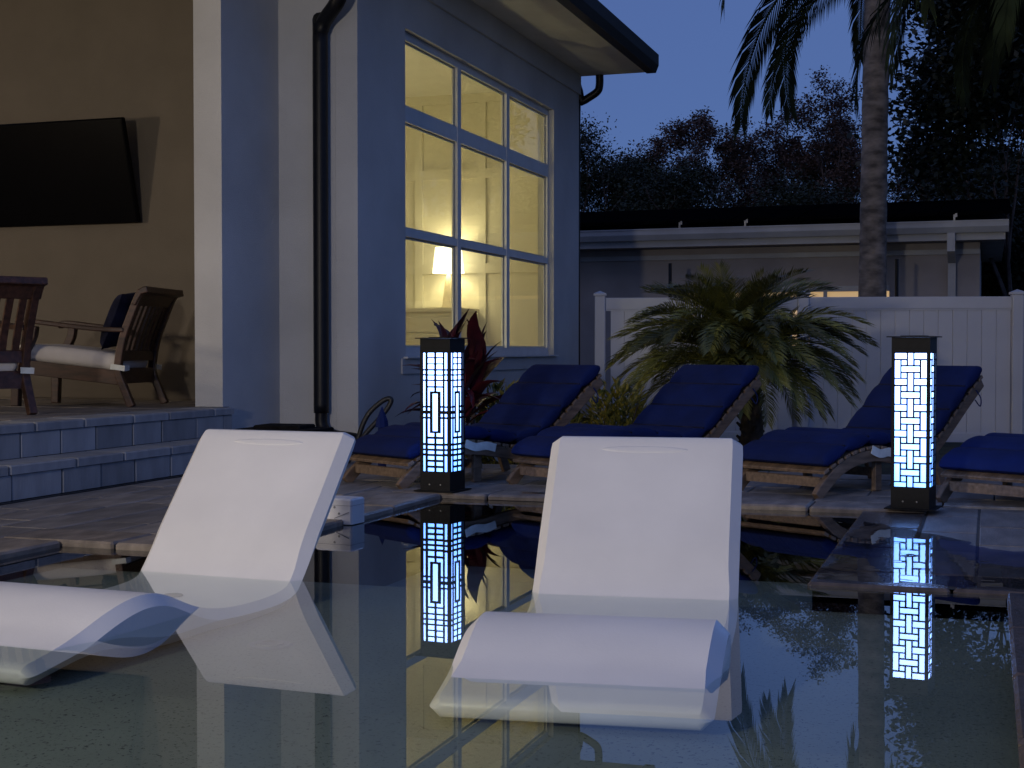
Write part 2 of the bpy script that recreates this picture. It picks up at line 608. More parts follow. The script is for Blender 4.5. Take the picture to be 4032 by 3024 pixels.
def coping(x0, x1, y0, y1, DZ=DZ, m='coping'):
    horiz = (x1 - x0) > (y1 - y0)
    n = max(1, round(((x1 - x0) if horiz else (y1 - y0)) / 0.7))
    for i in range(n):
        if horiz:
            a, e = x0 + (x1 - x0) * i / n, x0 + (x1 - x0) * (i + 1) / n
            paver(a, e, y0, y1, m, DZ + 0.004, 0.034, 0.012, 'coping_stone')
        else:
            a, e = y0 + (y1 - y0) * i / n, y0 + (y1 - y0) * (i + 1) / n
            paver(x0, x1, a, e, m, DZ + 0.004, 0.034, 0.012, 'coping_stone')
coping(DX0 - CW, DX1 + CW, DY1 - OV, DY1 + CW)
coping(DX0 - CW, DX0 + OV, LY1 + CW, DY1 - OV)
coping(LX0 - CW, DX0 + OV, LY1 - OV, LY1 + CW)
coping(LX0 - CW, LX0 + OV, 2.5, LY1 - OV)
coping(DX1 - OV, DX1 + CW, LY1 + CW, DY1 - OV, DZR, 'wet')
coping(DX1 - OV, LX1 + CW, LY1 - OV, LY1 + CW, DZR, 'wet')
coping(LX1 - OV, LX1 + CW, 3.0, LY1 - OV, DZR, 'wet')
zone(LX1 + CW, 2.6, 4.6, LY1 + CW, 'y', 0.30, 0.76, DZR + 0.003)

# spilled water lying on the terrace by the pool corner
def puddle(pts, z, seed):
    rr = random.Random(seed)
    out = []
    n = len(pts)
    for i in range(n):
        a, c2 = Vector(pts[i]), Vector(pts[(i + 1) % n])
        k = max(2, int((c2 - a).length / 0.05))
        dn = Vector((-(c2 - a).y, (c2 - a).x)).normalized()
        for j in range(k):
            t = j / k
            out.append(a.lerp(c2, t) + dn * (rr.uniform(-0.02, 0.02) + 0.03 * math.sin(7 * t * (i + 1))) * math.sin(math.pi * t))
    b = B(S)
    b.add([(p.x, p.y, z) for p in out], [tuple(range(len(out)))])
    return b
o = part('puddle', puddle([(-0.66, 8.3), (-0.69, 7.4), (-0.69, 6.14), (0.42, 6.14), (1.3, 6.3), (1.15, 7.05), (0.62, 6.9), (0.30, 7.25), (0.02, 7.35), (-0.2, 7.75)], DZR + 0.0095, 3), 'film')
tag(o, 'thin sheet of spilled water mirroring the woven pillar light', 'puddle')
o = part('puddle', puddle([(-2.95, 9.0), (-2.2, 8.98), (-1.95, 9.05), (-2.2, 9.2), (-2.75, 9.22), (-3.0, 9.12)], DZ + 0.0085, 5), 'film')
tag(o, 'small wet patch on the coping at the foot of the grid pillar light', 'puddle')

# ================================================================== house
house = thing('house', 'pale stuccoed house with large lit window, black gutter and covered patio', 'house', U(-6, 12, 0))
HO = Vector(house.location)
def hpart(name, b, m, parent=None, **k):
    """house pieces are given in world units, stored relative to the house"""
    off = HO
    b.v = [(x - off.x, y - off.y, z - off.z) for x, y, z in b.v]
    return part(name, b, m, parent or house, **k)
WX, WY0, WY1 = -5.45, 11.86, 19.24        # window wall plane, its near and far end
OY0, OY1, OZ0, OZ1 = 12.98, 18.03, 0.93, 4.16
ZS = 4.84
EY0 = 10.93
b = B(S)
b.box(WX - 0.22, WX, WY0, OY0, -0.4, ZS)
b.box(WX - 0.22, WX, OY1, WY1, -0.4, ZS)
b.box(WX - 0.22, WX, OY0, OY1, OZ1, ZS)
b.box(WX - 0.22, WX, OY0, OY1, -0.4, OZ0)
hpart('window_wall', b, 'stucco')
b = B(S)
b.box(WX + 0.002, WX + 0.035, WY0 + 0.01, WY1 - 0.01, 4.56, ZS - 0.002)
hpart('frieze_board', b, 'stucco')
b = B(S)
b.box(WX + 0.002, WX + 0.016, OY0 - 0.12, OY1 + 0.16, 0.76, OZ0 - 0.02)
hpart('sill_apron', b, 'stucco')
b = B(S)
b.box(-6.25, WX - 0.222, WY0 + 0.002, WY0 + 0.25, -0.4, ZS)
hpart('recess_wall', b, 'stucco')
b = B(S)
b.box(-6.52, -6.25, 10.82, WY0 + 0.25, 0.505, ZS)
b.box(-6.52, -6.25, EY0, WY0 + 0.25, -0.4, 0.505)
hpart('patio_pier', b, 'stucco')
b = B(S)
b.box(-15, -6.522, 12.2, 12.5, 0.3, ZS)
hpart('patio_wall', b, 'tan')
b = B(S)
b.box(-15, -14.7, -3, 12.2, 0.3, ZS)
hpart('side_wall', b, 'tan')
b = B(S)
b.box(-14.69, -6.524, 12.175, 12.198, 0.515, 0.60)
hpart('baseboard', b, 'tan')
b = B(S)
b.box(-10, WX - 0.222, WY1 - 0.22, WY1, -0.4, ZS)
hpart('end_wall', b, 'stucco')
# soffit and roof
b = B(S)
b.box(-10.2, -4.52, 10.9, 19.36, ZS, ZS + 0.05)
hpart('soffit', b, 'soffit')
b = B(S)
b.box(-15, -5.72, -3, 10.898, ZS, ZS + 0.05)
hpart('patio_ceiling', b, 'soffit')
b = B(S)
x0, x1, y0, y1 = -10.2, -4.44, 10.8, 19.42
zr, zq = ZS + 0.052, ZS + 2.0
b.add([(x0, y0, zr), (x1, y0, zr), (x1, y1, zr), (x0, y1, zr), ((x0 + x1) / 2, y0 + 2.9, zq), ((x0 + x1) / 2, y1 - 2.9, zq)],
      [(0, 1, 4), (1, 2, 5, 4), (2, 3, 5), (3, 0, 4, 5)])
b.add([(-15.2, -3.2, zr), (-5.6, -3.2, zr), (-5.6, 10.78, zr), (-15.2, 10.78, zr), (-10.4, -3.2, zq + 0.4), (-10.4, 10.78, zq + 0.4)],
      [(1, 2, 5, 4), (0, 4, 5, 3), (0, 1, 4), (3, 5, 2)])
hpart('roof', b, 'roof')
def gutter(x, y0, y1):
    b = B(S)
    pr = [(0.0, 0.0), (0.13, 0.0), (0.17, 0.10), (0.17, 0.25), (0.155, 0.25), (0.155, 0.11), (0.12, 0.02), (0.015, 0.02), (0.015, 0.25), (0.0, 0.25)]
    vs = [(x + p, y, ZS - 0.01 + q) for y in (y0, y1) for p, q in pr]
    n = len(pr)
    fs = [(i, (i + 1) % n, n + (i + 1) % n, n + i) for i in range(n)] + [tuple(range(n)), tuple(range(2 * n - 1, n - 1, -1))]
    return b.add(vs, fs)
hpart('gutter', gutter(-4.518, 10.85, 19.40), 'black')
hpart('gutter', gutter(-5.718, -3.0, 10.84), 'black')
# rainwater pipes
X0, Y0 = -5.78, WY0 - 0.085
path = cat([(X0, Y0, 0.42), (X0, Y0, 1.2), (X0, Y0, 3.78), (X0 + 0.01, Y0 - 0.01, 3.88), (X0 + 0.06, Y0 - 0.03, 3.98), (X0 + 0.22, Y0 - 0.12, 4.10), (X0 + 0.28, Y0 - 0.16, 4.20), (X0 + 0.29, Y0 - 0.17, 4.4), (X0 + 0.29, Y0 - 0.17, 4.835)], 5)
path = [p for p in path]
dsp = hpart('downspout', B(S).tube(path, 0.070, 12), 'black', smooth=True)
path = cat([(X0, Y0, 0.45), (X0, Y0, 0.32), (X0 + 0.05, Y0 - 0.01, 0.25), (X0 + 0.16, Y0 - 0.03, 0.21), (X0 + 0.40, Y0 - 0.08, 0.18), (X0 + 0.55, Y0 - 0.12, 0.05)], 6)
hpart('drain_elbow', B(S).tube(path, 0.056, 12), 'black', smooth=True)
path = cat([(-5.18, WY1 + 0.10, ZS + 0.03), (-5.18, WY1 + 0.10, 4.70), (-5.22, WY1 + 0.09, 4.60), (-5.42, WY1 + 0.07, 4.47), (-5.5, WY1 + 0.07, 4.35), (-5.5, WY1 + 0.07, 0.0)], 5)
hpart('downspout', B(S).tube(path, 0.055, 10), 'black', smooth=True)

# window: outer frame, mullions, transoms, glass panes
win = bpy.data.objects.new('window', None)
COL.objects.link(win)
win.parent = house
GX = WX - 0.10
def fr(name, y0, y1, z0, z1, d=0.03, x=GX, m='trim'):
    b = B(S)
    b.box(x - d, x + d, y0, y1, z0, z1)
    return hpart(name, b, m, win)
fr('frame', OY0, OY0 + 0.06, OZ0, OZ1)
fr('frame', OY1 - 0.06, OY1, OZ0, OZ1)
fr('frame', OY0 + 0.06, OY1 - 0.06, OZ1 - 0.08, OZ1)
fr('frame', OY0 + 0.06, OY1 - 0.06, OZ0, OZ0 + 0.09)
ms = [OY0 + 0.06, 14.66, 16.33, OY1 - 0.06]
for my in ms[1:3]:
    fr('mullion', my - 0.055, my + 0.055, OZ0 + 0.09, OZ1 - 0.08, 0.036)
rows = [(OZ0 + 0.09, 2.13), (2.21, 3.27), (3.43, OZ1 - 0.08)]
for i in range(3):
    ya = ms[i] + (0.055 if i else 0)
    yb = ms[i + 1] - (0.055 if i < 2 else 0)
    fr('transom', ya, yb, 3.27, 3.43, 0.032)
    fr('transom', ya, yb, 2.13, 2.21, 0.032)
    for za, zb_ in rows:
        b = B(S)
        b.box(GX - 0.006, GX + 0.006, ya, yb, za, zb_)
        hpart('pane', b, 'glass', win)
        # slim glazing bead
        b = B(S)
        t = 0.022
        for q in ((ya, ya + t, za, zb_), (yb - t, yb, za, zb_), (ya + t, yb - t, za, za + t), (ya + t, yb - t, zb_ - t, zb_)):
            b.box(GX - 0.02, GX - 0.0065, q[0], q[1], q[2], q[3])
        hpart('glazing_bead', b, 'trim', win)
b = B(S)
b.box(WX - 0.095, WX + 0.05, OY0 + 0.003, OY1 - 0.003, OZ0 - 0.018, OZ0 - 0.001)
b.box(WX + 0.002, WX + 0.05, OY0 - 0.06, OY0 + 0.001, OZ0 - 0.018, OZ0 - 0.001)
b.box(WX + 0.002, WX + 0.05, OY1 - 0.001, OY1 + 0.06, OZ0 - 0.018, OZ0 - 0.001)
hpart('sill', b, 'trim', win)
# room behind the window
RX0, RX1, RY0, RY1, RZ0, RZ1 = -9.6, WX - 0.24, 12.56, 19.0, 0.5, 4.62
b = B(S)
b.box(RX0, RX1, RY1, RY1 + 0.015, RZ0, RZ1)
rw = hpart('room_far_wall', b, 'inner')
b = B(S)
b.box(RX0 - 0.02, RX0, RY0, RY1, RZ0, RZ1)
b.box(RX0, RX1, RY0 - 0.02, RY0, RZ0, RZ1)
b.box(RX1, RX1 + 0.018, RY0, OY0 - 0.02, RZ0, RZ1)
b.box(RX1, RX1 + 0.018, OY1 + 0.02, RY1, RZ0, RZ1)
b.box(RX1, RX1 + 0.018, OY0 - 0.02, OY1 + 0.02, OZ1 + 0.02, RZ1)
b.box(RX1, RX1 + 0.018, OY0 - 0.02, OY1 + 0.02, RZ0, OZ0 - 0.02)
hpart('room_walls', b, 'inner')
b = B(S)
b.box(RX0, RX1, RY0, RY1, RZ1, RZ1 + 0.02)
hpart('room_ceiling', b, 'ceiling')
b = B(S)
b.box(RX0, RX1, RY0, RY1, RZ0 - 0.02, RZ0)
hpart('room_floor', b, 'woodfloor')
# wall panelling: upright battens and rails
bx = [-9.2, -8.72, -7.76, -6.80, -5.84]
for x in bx:
    b = B(S)
    b.box(x - 0.06, x + 0.06, RY1 - 0.03, RY1 - 0.001, RZ0, RZ1 - 0.13)
    hpart('batten', b, 'inner', rw)
for zc in (2.08, 3.42):
    for xa, xb in zip(bx, bx[1:] + [RX1 + 0.06]):
        b = B(S)
        b.box(xa + 0.06, xb - 0.06, RY1 - 0.028, RY1 - 0.001, zc, zc + 0.14)
        hpart('rail', b, 'inner', rw)
b = B(S)
b.box(RX0, RX1 - 0.001, RY1 - 0.032, RY1 - 0.001, RZ1 - 0.129, RZ1 - 0.001)
hpart('crown_rail', b, 'inner', rw)

# patio platform and steps
ZP, ZL = 0.50, 0.265
EX, EX2, EY = -6.20, -5.87, 10.92
pat = struct(part('patio_floor', B(S).box(-15, EX - 0.03, -3, EY - 0.02, -0.5, ZP - 0.065).box(-15, -6.522, EY - 0.019, 12.199, -0.5, ZP - 0.03), 'slab'))
lst = struct(part('patio_step', B(S).box(EX - 0.029, EX2 - 0.03, -3, EY - 0.02, -0.5, ZL - 0.065), 'slab'))
# nosing stones and riser stones
def nose(x0, x1, y0, y1, z, parent):
    y = y0
    i = 0
    while y < y1 - 0.03:
        L = (0.62, 0.5, 0.7, 0.56)[i % 4]
        e = min(y + L, y1)
        g = 0.006
        o = part('nosing_stone', B(S).cbox(x0, x1, -(e - y) / 2 + g, (e - y) / 2 - g, -0.06, 0, 0.010), 'riser', parent)
        o.location = U(0, (y + e) / 2, z)
        y = e
        i += 1
nose(EX - 0.34, EX + 0.012, 4.0, EY, ZP, pat)
nose(EX - 0.001, EX2 + 0.012, 4.0, EY, ZL, lst)
for (xx, z0_, z1_, par) in ((EX, ZL + 0.002, ZP - 0.062, pat), (EX2, DZ + 0.01, ZL - 0.062, lst)):
    y, i = 4.0, 0
    while y < EY - 0.03:
        L = (0.42, 0.47, 0.40, 0.52, 0.44)[i % 5]
        e = min(y + L, EY - 0.012)
        o = part('riser_stone', B(S).cbox(-0.028, 0, -(e - y) / 2 + 0.006, (e - y) / 2 - 0.006, z0_, z1_, 0.006), 'riser', par)
        o.location = U(xx - rnd.uniform(0.001, 0.006), (y + e) / 2, 0)
        y = e
        i += 1
# slot drain at the foot of the steps
b = B(S)
b.box(EX2 + 0.004, EX2 + 0.055, 2.0, EY, 0.005, DZ + 0.006)
struct(part('slot_drain', b, 'black'))
# patio pavers
def pzone(x0, x1, y0, y1):
    y, k = y0, 0
    while y < y1 - 0.05:
        x = x1 + (k % 2) * 0.3
        while x > x0:
            a, e = max(x - 0.62, x0), min(x, x1)
            if e - a > 0.05:
                paver(a, e, y, min(y + 0.5, y1), 'paver', ZP, 0.028, 0.006, 'paver', pat)
            x -= 0.62
        y += 0.5
        k += 1
pzone(-9.4, EX - 0.345, 7.4, EY)
pzone(-9.4, -6.53, EY, 12.16)

# television on the patio wall, tilted down
tv = thing('television', 'flat black television tilted down from the tan patio wall', 'television', U(-8.84, 12.0, 2.75))
b = B(S)
b.cbox(-0.92, 0.92, -0.03, 0.03, -0.51, 0.51, 0.012)
o = part('casing', b, 'screen', tv)
o.rotation_euler = (R(15), 0, 0)
b = B(S)
b.box(-0.90, 0.90, -0.034, -0.0305, -0.485, 0.49)
o = part('screen', b, 'screen', tv)
o.rotation_euler = (R(15), 0, 0)
b = B(S)
b.box(-0.2, 0.2, 0.17, 0.199, -0.2, 0.2)
b.box(-0.12, 0.12, 0.03, 0.17, -0.05, 0.05)
part('bracket', b, 'black', tv)

# two lit lanterns added out of view: one hangs in the patio (inferred from the chair's
# shadow on the pier), one stands by the near end of the pool to light the loungers
def lantern(name, label, loc, power, hang, col, soft):
    t_ = thing(name, label, 'lantern', loc, 0, 'lit black lanterns added out of view')
    b = B()
    if hang:
        b.tube([(0, 0, 0.26), (0, 0, ZS * S - loc.z)], 0.008, 6)
        part('rod', b, 'black', t_)
    else:
        b.tube([(0, 0, DZ * S - loc.z + 0.01), (0, 0, DZ * S - loc.z + 0.08), (0, 0, DZ * S - loc.z + 0.10), (0, 0, -0.195)], [0.07, 0.07, 0.028, 0.024], 10)
        part('post', b, 'black', t_)
    b = B()
    for x in (-1, 1):
        for y in (-1, 1):
            b.box(x * 0.13 - 0.004, x * 0.13 + 0.004, y * 0.13 - 0.004, y * 0.13 + 0.004, -0.18, 0.20)
    b.box(-0.14, 0.14, -0.14, 0.14, 0.20, 0.215)
    b.box(-0.14, 0.14, -0.14, 0.14, -0.195, -0.18)
    b.box(-0.03, 0.03, -0.03, 0.03, 0.2155, 0.26)
    part('cage', b, 'black', t_)
    b = B()
    b.lathe([(0.0, -0.035), (0.015, -0.028), (0.022, 0.0), (0.015, 0.03), (0.0, 0.06)], (0, 0), 12)
    part('bulb', b, 'bulb', t_, smooth=True)
    ld = bpy.data.lights.new('lantern_light', 'POINT')
    ld.energy = power
    ld.color = col
    ld.shadow_soft_size = soft
    lo = bpy.data.objects.new('lantern_light', ld)
    COL.objects.link(lo)
    lo.parent = t_
lantern('unseen_pendant_lantern', 'unseen black pendant lantern hanging from the patio ceiling', U(-12.3, 4.0, 2.2), 490, True, (1.0, 0.82, 0.60), 0.24)
lantern('added_post_lantern', 'black post lantern added out of view to light the pool loungers', U(-4.3, -2.3, 2.35), 1010, False, (1.0, 0.885, 0.735), 0.26)

# uplighter added out of sight in the room, to light it evenly
ul = thing('added_uplighter', 'tall brass uplighter added out of sight to light the room', 'lamp', U(-8.9, 14.0, RZ0))
part('foot', B().lathe([(0.0, 0.0), (0.13, 0.0), (0.13, 0.015), (0.02, 0.03), (0.0, 0.03)], (0, 0), 20), 'ceramic', ul)
part('pole', B().tube([(0, 0, 0.03), (0, 0, 1.70)], 0.012, 8), 'ceramic', ul)
part('bowl', B().lathe([(0.0, 1.70), (0.06, 1.71), (0.15, 1.80)], (0, 0), 24), 'ceramic', ul, smooth=True)
ld = bpy.data.lights.new('added_uplighter_light', 'POINT')
ld.energy = 60
ld.color = (1.0, 0.86, 0.44)
ld.shadow_soft_size = 0.05
lo = bpy.data.objects.new('added_uplighter_light', ld)
COL.objects.link(lo)
lo.parent = ul
lo.location = (0, 0, 1.82)

# globe lamp and table added unseen left of the window, to light the soffit
bt = thing('added_lamp_table', 'small cream table added under the unseen globe lamp', 'table', U(-6.75, 14.35, RZ0))
part('table_top', B().cbox(-0.22, 0.22, -0.2, 0.2, 0.52, 0.55, 0.006), 'dresser', bt)
part('drawer_box', B().box(-0.20, 0.20, -0.18, 0.18, 0.36, 0.519), 'dresser', bt)
for x in (-0.18, 0.18):
    for y in (-0.16, 0.16):
        part('leg', B().box(x - 0.02, x + 0.02, y - 0.02, y + 0.02, 0, 0.36), 'dresser', bt)
gl_ = thing('added_globe_lamp', 'lit globe lamp added out of sight to light the soffit', 'lamp', bt.location + Vector((0, 0, 0.551)))
part('lamp_base', B().lathe([(0.0, 0.0), (0.08, 0.0), (0.08, 0.015), (0.02, 0.03), (0.02, 0.12), (0.0, 0.12)], (0, 0), 16), 'ceramic', gl_)
part('globe', B().lathe([(0.0, 0.12)] + [(0.1 * math.sin(R(a)), 0.22 - 0.1 * math.cos(R(a))) for a in range(15, 180, 15)] + [(0.0, 0.32)], (0, 0), 20), 'globe', gl_, smooth=True)

# chest of drawers and table lamp in the room
dr = thing('dresser', 'cream painted chest of drawers inside the lit room', 'dresser', U(-7.5, 18.55, RZ0))
b = B(S)
b.box(-0.62, 0.62, -0.30, 0.38, 0.08, 1.02)
part('carcass', b, 'dresser', dr)
b = B(S)
b.cbox(-0.67, 0.67, -0.36, 0.40, 1.02, 1.075, 0.01)
part('top', b, 'dresser', dr)
for i, (za, zb_) in enumerate(((0.74, 0.95), (0.44, 0.71), (0.13, 0.41))):
    b = B(S)
    b.cbox(-0.56, 0.56, -0.325, -0.301, za, zb_, 0.008)
    o = part('drawer', b, 'dresser', dr)
    for x in (-0.3, 0.3):
        q = B(S)
        q.lathe([(0.0, 0.03), (0.022, 0.03), (0.022, 0.0)], (0, 0), 10)
        kk = part('knob', q, 'black', o)
        kk.rotation_euler = (R(90), 0, 0)
        kk.location = U(x, -0.325, (za + zb_) / 2)
for x in (-0.57, 0.57):
    for y in (-0.26, 0.34):
        b = B(S)
        b.box(x - 0.04, x + 0.04, y - 0.03, y + 0.03, 0, 0.08)
        part('foot', b, 'dresser', dr)
tl = thing('table_lamp', 'lit table lamp with white shade on the chest of drawers', 'lamp', U(-7.20, 18.70, RZ0 + 1.075))
b = B(S)
b.lathe([(0.0, 0.0), (0.11, 0.0), (0.11, 0.02), (0.09, 0.04), (0.05, 0.40), (0.03, 0.46), (0.015, 0.50), (0.015, 0.56), (0, 0.56)], (0, 0), 20)
part('lamp_base', b, 'ceramic', tl, smooth=True)
b = B(S)
b.lathe([(0.225, 0.50), (0.185, 0.86)], (0, 0), 28)
part('lamp_shade', b, 'shade', tl, smooth=True)
ld = bpy.data.lights.new('lamp_light', 'POINT')
ld.energy = 11
ld.color = (1.0, 0.84, 0.42)
ld.shadow_soft_size = 0.05
lo = bpy.data.objects.new('lamp_light', ld)
COL.objects.link(lo)
lo.parent = tl
lo.location = U(0, 0, 0.72)

# ================================================================== pillar lights
def sheet(holes, w, h, t):
    """steel sheet w x h (x,z), t thick, with rectangular holes (x0,x1,z0,z1)"""
    xs = sorted({-w / 2, w / 2} | {round(q, 5) for hl in holes for q in hl[:2]})
    zs = sorted({0.0, h} | {round(q, 5) for hl in holes for q in hl[2:]})
    hs = [tuple(round(q, 5) for q in hl) for hl in holes]
    solid = {}
    for i in range(len(xs) - 1):
        for j in range(len(zs) - 1):
            cx, cz = (xs[i] + xs[i + 1]) / 2, (zs[j] + zs[j + 1]) / 2
            solid[i, j] = not any(a < cx < b_ and c_ < cz < d for a, b_, c_, d in hs)
    b = B()
    idx = {}
    def vid(i, j, k):
        if (i, j, k) not in idx:
            idx[i, j, k] = len(b.v)
            b.v.append((xs[i], -t / 2 if k == 0 else t / 2, zs[j]))
        return idx[i, j, k]
    for (i, j), s_ in solid.items():
        if not s_:
            continue
        b.f.append((vid(i, j, 0), vid(i + 1, j, 0), vid(i + 1, j + 1, 0), vid(i, j + 1, 0)))
        b.f.append((vid(i, j + 1, 1), vid(i + 1, j + 1, 1), vid(i + 1, j, 1), vid(i, j, 1)))
        for (di, dj, p, q) in ((-1, 0, (i, j), (i, j + 1)), (1, 0, (i + 1, j + 1), (i + 1, j)), (0, -1, (i + 1, j), (i, j)), (0, 1, (i, j + 1), (i + 1, j + 1))):
            if not solid.get((i + di, j + dj), False):
                b.f.append((vid(*q, 0), vid(*p, 0), vid(*p, 1), vid(*q, 1)))
    return b

def grid_holes():
    h = []
    OL, IL, IR, ORr = (562, 585), (600, 655), (668, 722), (733, 757)
    for r in ((428, 465), (473, 515), (522, 562), (572, 605), (613, 647), (656, 700), (1125, 1165), (1180, 1208), (1222, 1250), (1265, 1297), (1312, 1345), (1360, 1392)):
        h += [(*IL, *r), (*IR, *r)]
    for r in ((428, 562), (572, 603), (612, 647), (656, 862), (872, 900), (922, 950), (962, 1163), (1178, 1208), (1220, 1247), (1263, 1392)):
        h += [(*OL, *r), (*ORr, *r)]
    h += [(*IL, 710, 742), (*IR, 710, 742), (*IL, 1078, 1110), (*IR, 1078, 1110)]
    for c_ in ((600, 620), (702, 722)):
        h += [(*c_, 710, 860), (*c_, 872, 900), (*c_, 922, 950), (*c_, 962, 1110)]
    h.append((638, 682, 758, 1065))
    return h, 562, 757, 428, 1392

def weave_holes():
    h = []
    T, Bt = 282, 1265
    for k in range(-1, 5):
        d = 190 * k
        def ad(x0, x1, y0, y1):
            y0, y1 = max(y0 + d, T), min(y1 + d, Bt)
            if y1 - y0 > 12:
                h.append((x0, x1, y0, y1))
        ad(392, 478, 472, 515)
        ad(533, 622, 472, 515)
        ad(487, 525, 428, 560)
        ad(392, 432, 525, 655)
        ad(582, 622, 525, 655)
        ad(440, 572, 570, 609)
        for x in ((441, 477), (535, 571)):
            ad(*x, 525, 560)
            ad(*x, 618, 655)
    return h, 392, 622, 282, 1265

def light_pillar(ins, holes, x0, x1, y0, y1, loc, rz, label, top=0.792, bot=0.109):
    W_, H_, t = 0.192, 0.872, 0.003
    t_ = thing('light_pillar', label, 'pillar light', loc, rz, 'black steel pillar lights by the pool')
    pw = W_ * 0.83
    hs = []
    for a, e, c_, d in [(q[0] + ins, q[1] - ins, q[2] + ins, q[3] - ins) for q in holes]:
        hs.append((-pw / 2 + pw * (a - x0) / (x1 - x0), -pw / 2 + pw * (e - x0) / (x1 - x0),
                   top - (top - bot) * (d - y0) / (y1 - y0), top - (top - bot) * (c_ - y0) / (y1 - y0)))
    for k in range(4):
        w_ = W_ if k % 2 == 0 else W_ - 2 * t - 0.001
        o = part('cut_panel', sheet(hs, w_, H_, t), 'pillar', t_)
        a = k * math.pi / 2
        dd = W_ / 2 - t / 2
        o.location = (dd * math.sin(a), -dd * math.cos(a), 0.006)
        o.rotation_euler = (0, 0, a)
    b = B()
    q = W_ / 2 - 0.014
    b.box(-q, q, -q, q, 0.07, 0.83)
    part('diffuser', b, 'led', t_)
    b = B()
    b.box(-0.118, 0.118, -0.118, 0.118, H_ + 0.0065, H_ + 0.012)
    b.box(-0.06, 0.06, -0.06, 0.06, H_ + 0.012, H_ + 0.016)
    part('cap', b, 'pillar', t_)
    b = B()
    b.box(-0.125, 0.125, -0.125, 0.125, 0, 0.006)
    part('base_plate', b, 'pillar', t_)
    for x in (-0.035, 0.035):
        b = B()
        b.lathe([(0.0, 0.004), (0.004, 0.003), (0.005, 0)], (0, 0), 8)
        o = part('screw', b, 'steel', t_)
        o.rotation_euler = (R(90), 0, 0)
        o.location = (x, -W_ / 2, 0.04)
    return t_
h, a, e, c_, d = grid_holes()
light_pillar(2.0, h, a, e, c_, d, U(-3.52, 9.03, DZ + 0.01), R(-6), 'lit black pillar light with a grid pattern, beside the red-leaved plant')
h, a, e, c_, d = weave_holes()
light_pillar(1.3, h, a, e, c_, d, U(-0.42, 8.93, DZ + 0.01), R(-8), 'lit black pillar light with a basket-weave pattern, nearer the right edge')

# ================================================================== white loungers standing in the pool
def ledge_lounger(loc, rz, label):
    t_ = thing('pool_lounger', label, 'lounger', loc, rz, 'white loungers standing in the shallow pool')
    key = [(0.43, 0.51), (0.32, 0.38), (0.215, 0.255), (0.107, 0.127), (0.0, 0.0), (-0.06, -0.045), (-0.18, -0.062), (-0.38, -0.062), (-0.58, -0.048), (-0.74, -0.022),
           (-0.86, 0.002), (-0.98, 0.014), (-1.10, 0.008), (-1.22, -0.014), (-1.34, -0.034), (-1.46, -0.052)]
    pth = cat(key, 5)
    def tf(u):
        return 0.060 + 0.027 * max(0, min(1, (0.30 - u) / 0.08)) + 0.108 * math.exp(-((u - 0.73) / 0.11) ** 2)
    def wf(u):
        return 0.715 + 0.02 * math.exp(-((u - 0.73) / 0.12) ** 2)
    sh = part('shell', loft(pth, wf, tf, 0.036, 1, 0.035), 'lounger', t_, smooth=True, bevel=0.010)
    sh.modifiers['bevel'].segments = 3
    sh.modifiers['bevel'].angle_limit = R(28)
    sh.modifiers['bevel'].harden_normals = True
    # shallow grip moulding near the top of the backrest
    b = B()
    n = 28
    ty, tz = -0.635, -0.772
    ny, nz = -0.772, 0.635
    cy, cz = 0.43 + ty * 0.075, 0.51 + tz * 0.075
    vs = []
    for (sx, sy, hh) in ((0.17, 0.018, -0.002), (0.16, 0.015, 0.0025), (0.13, 0.009, 0.0035)):
        for k in range(n):
            an = 2 * math.pi * k / n
            px, pt = sx * math.cos(an), sy * math.sin(an)
            vs.append((px, cy + ty * pt + ny * (0.0425 + hh), cz + tz * pt + nz * (0.0425 + hh)))
    fs = [(r * n + k, r * n + (k + 1) % n, (r + 1) * n + (k + 1) % n, (r + 1) * n + k) for r in (0, 1) for k in range(n)]
    fs.append(tuple(range(2 * n, 3 * n)))
    b.add(vs, fs)
    part('grip_moulding', b, 'lounger', sh, smooth=True)
    b = B()
    b.lathe([(0.0, 0.0), (0.034, 0.0), (0.038, -0.004)], (0.0, 0), 18)
    o = part('drain_plug', b, 'drain', t_)
    o.location = (0.0, -0.30, -0.028)
    return t_
ledge_lounger(U(-1.36, 5.63, 0), R(7.2), 'white moulded lounger in the water, right of the grid pillar light, facing the camera')
ledge_lounger(U(-3.23, 5.56, 0), R(-3.5), 'white moulded lounger in the water, left of the grid pillar light by the steps')

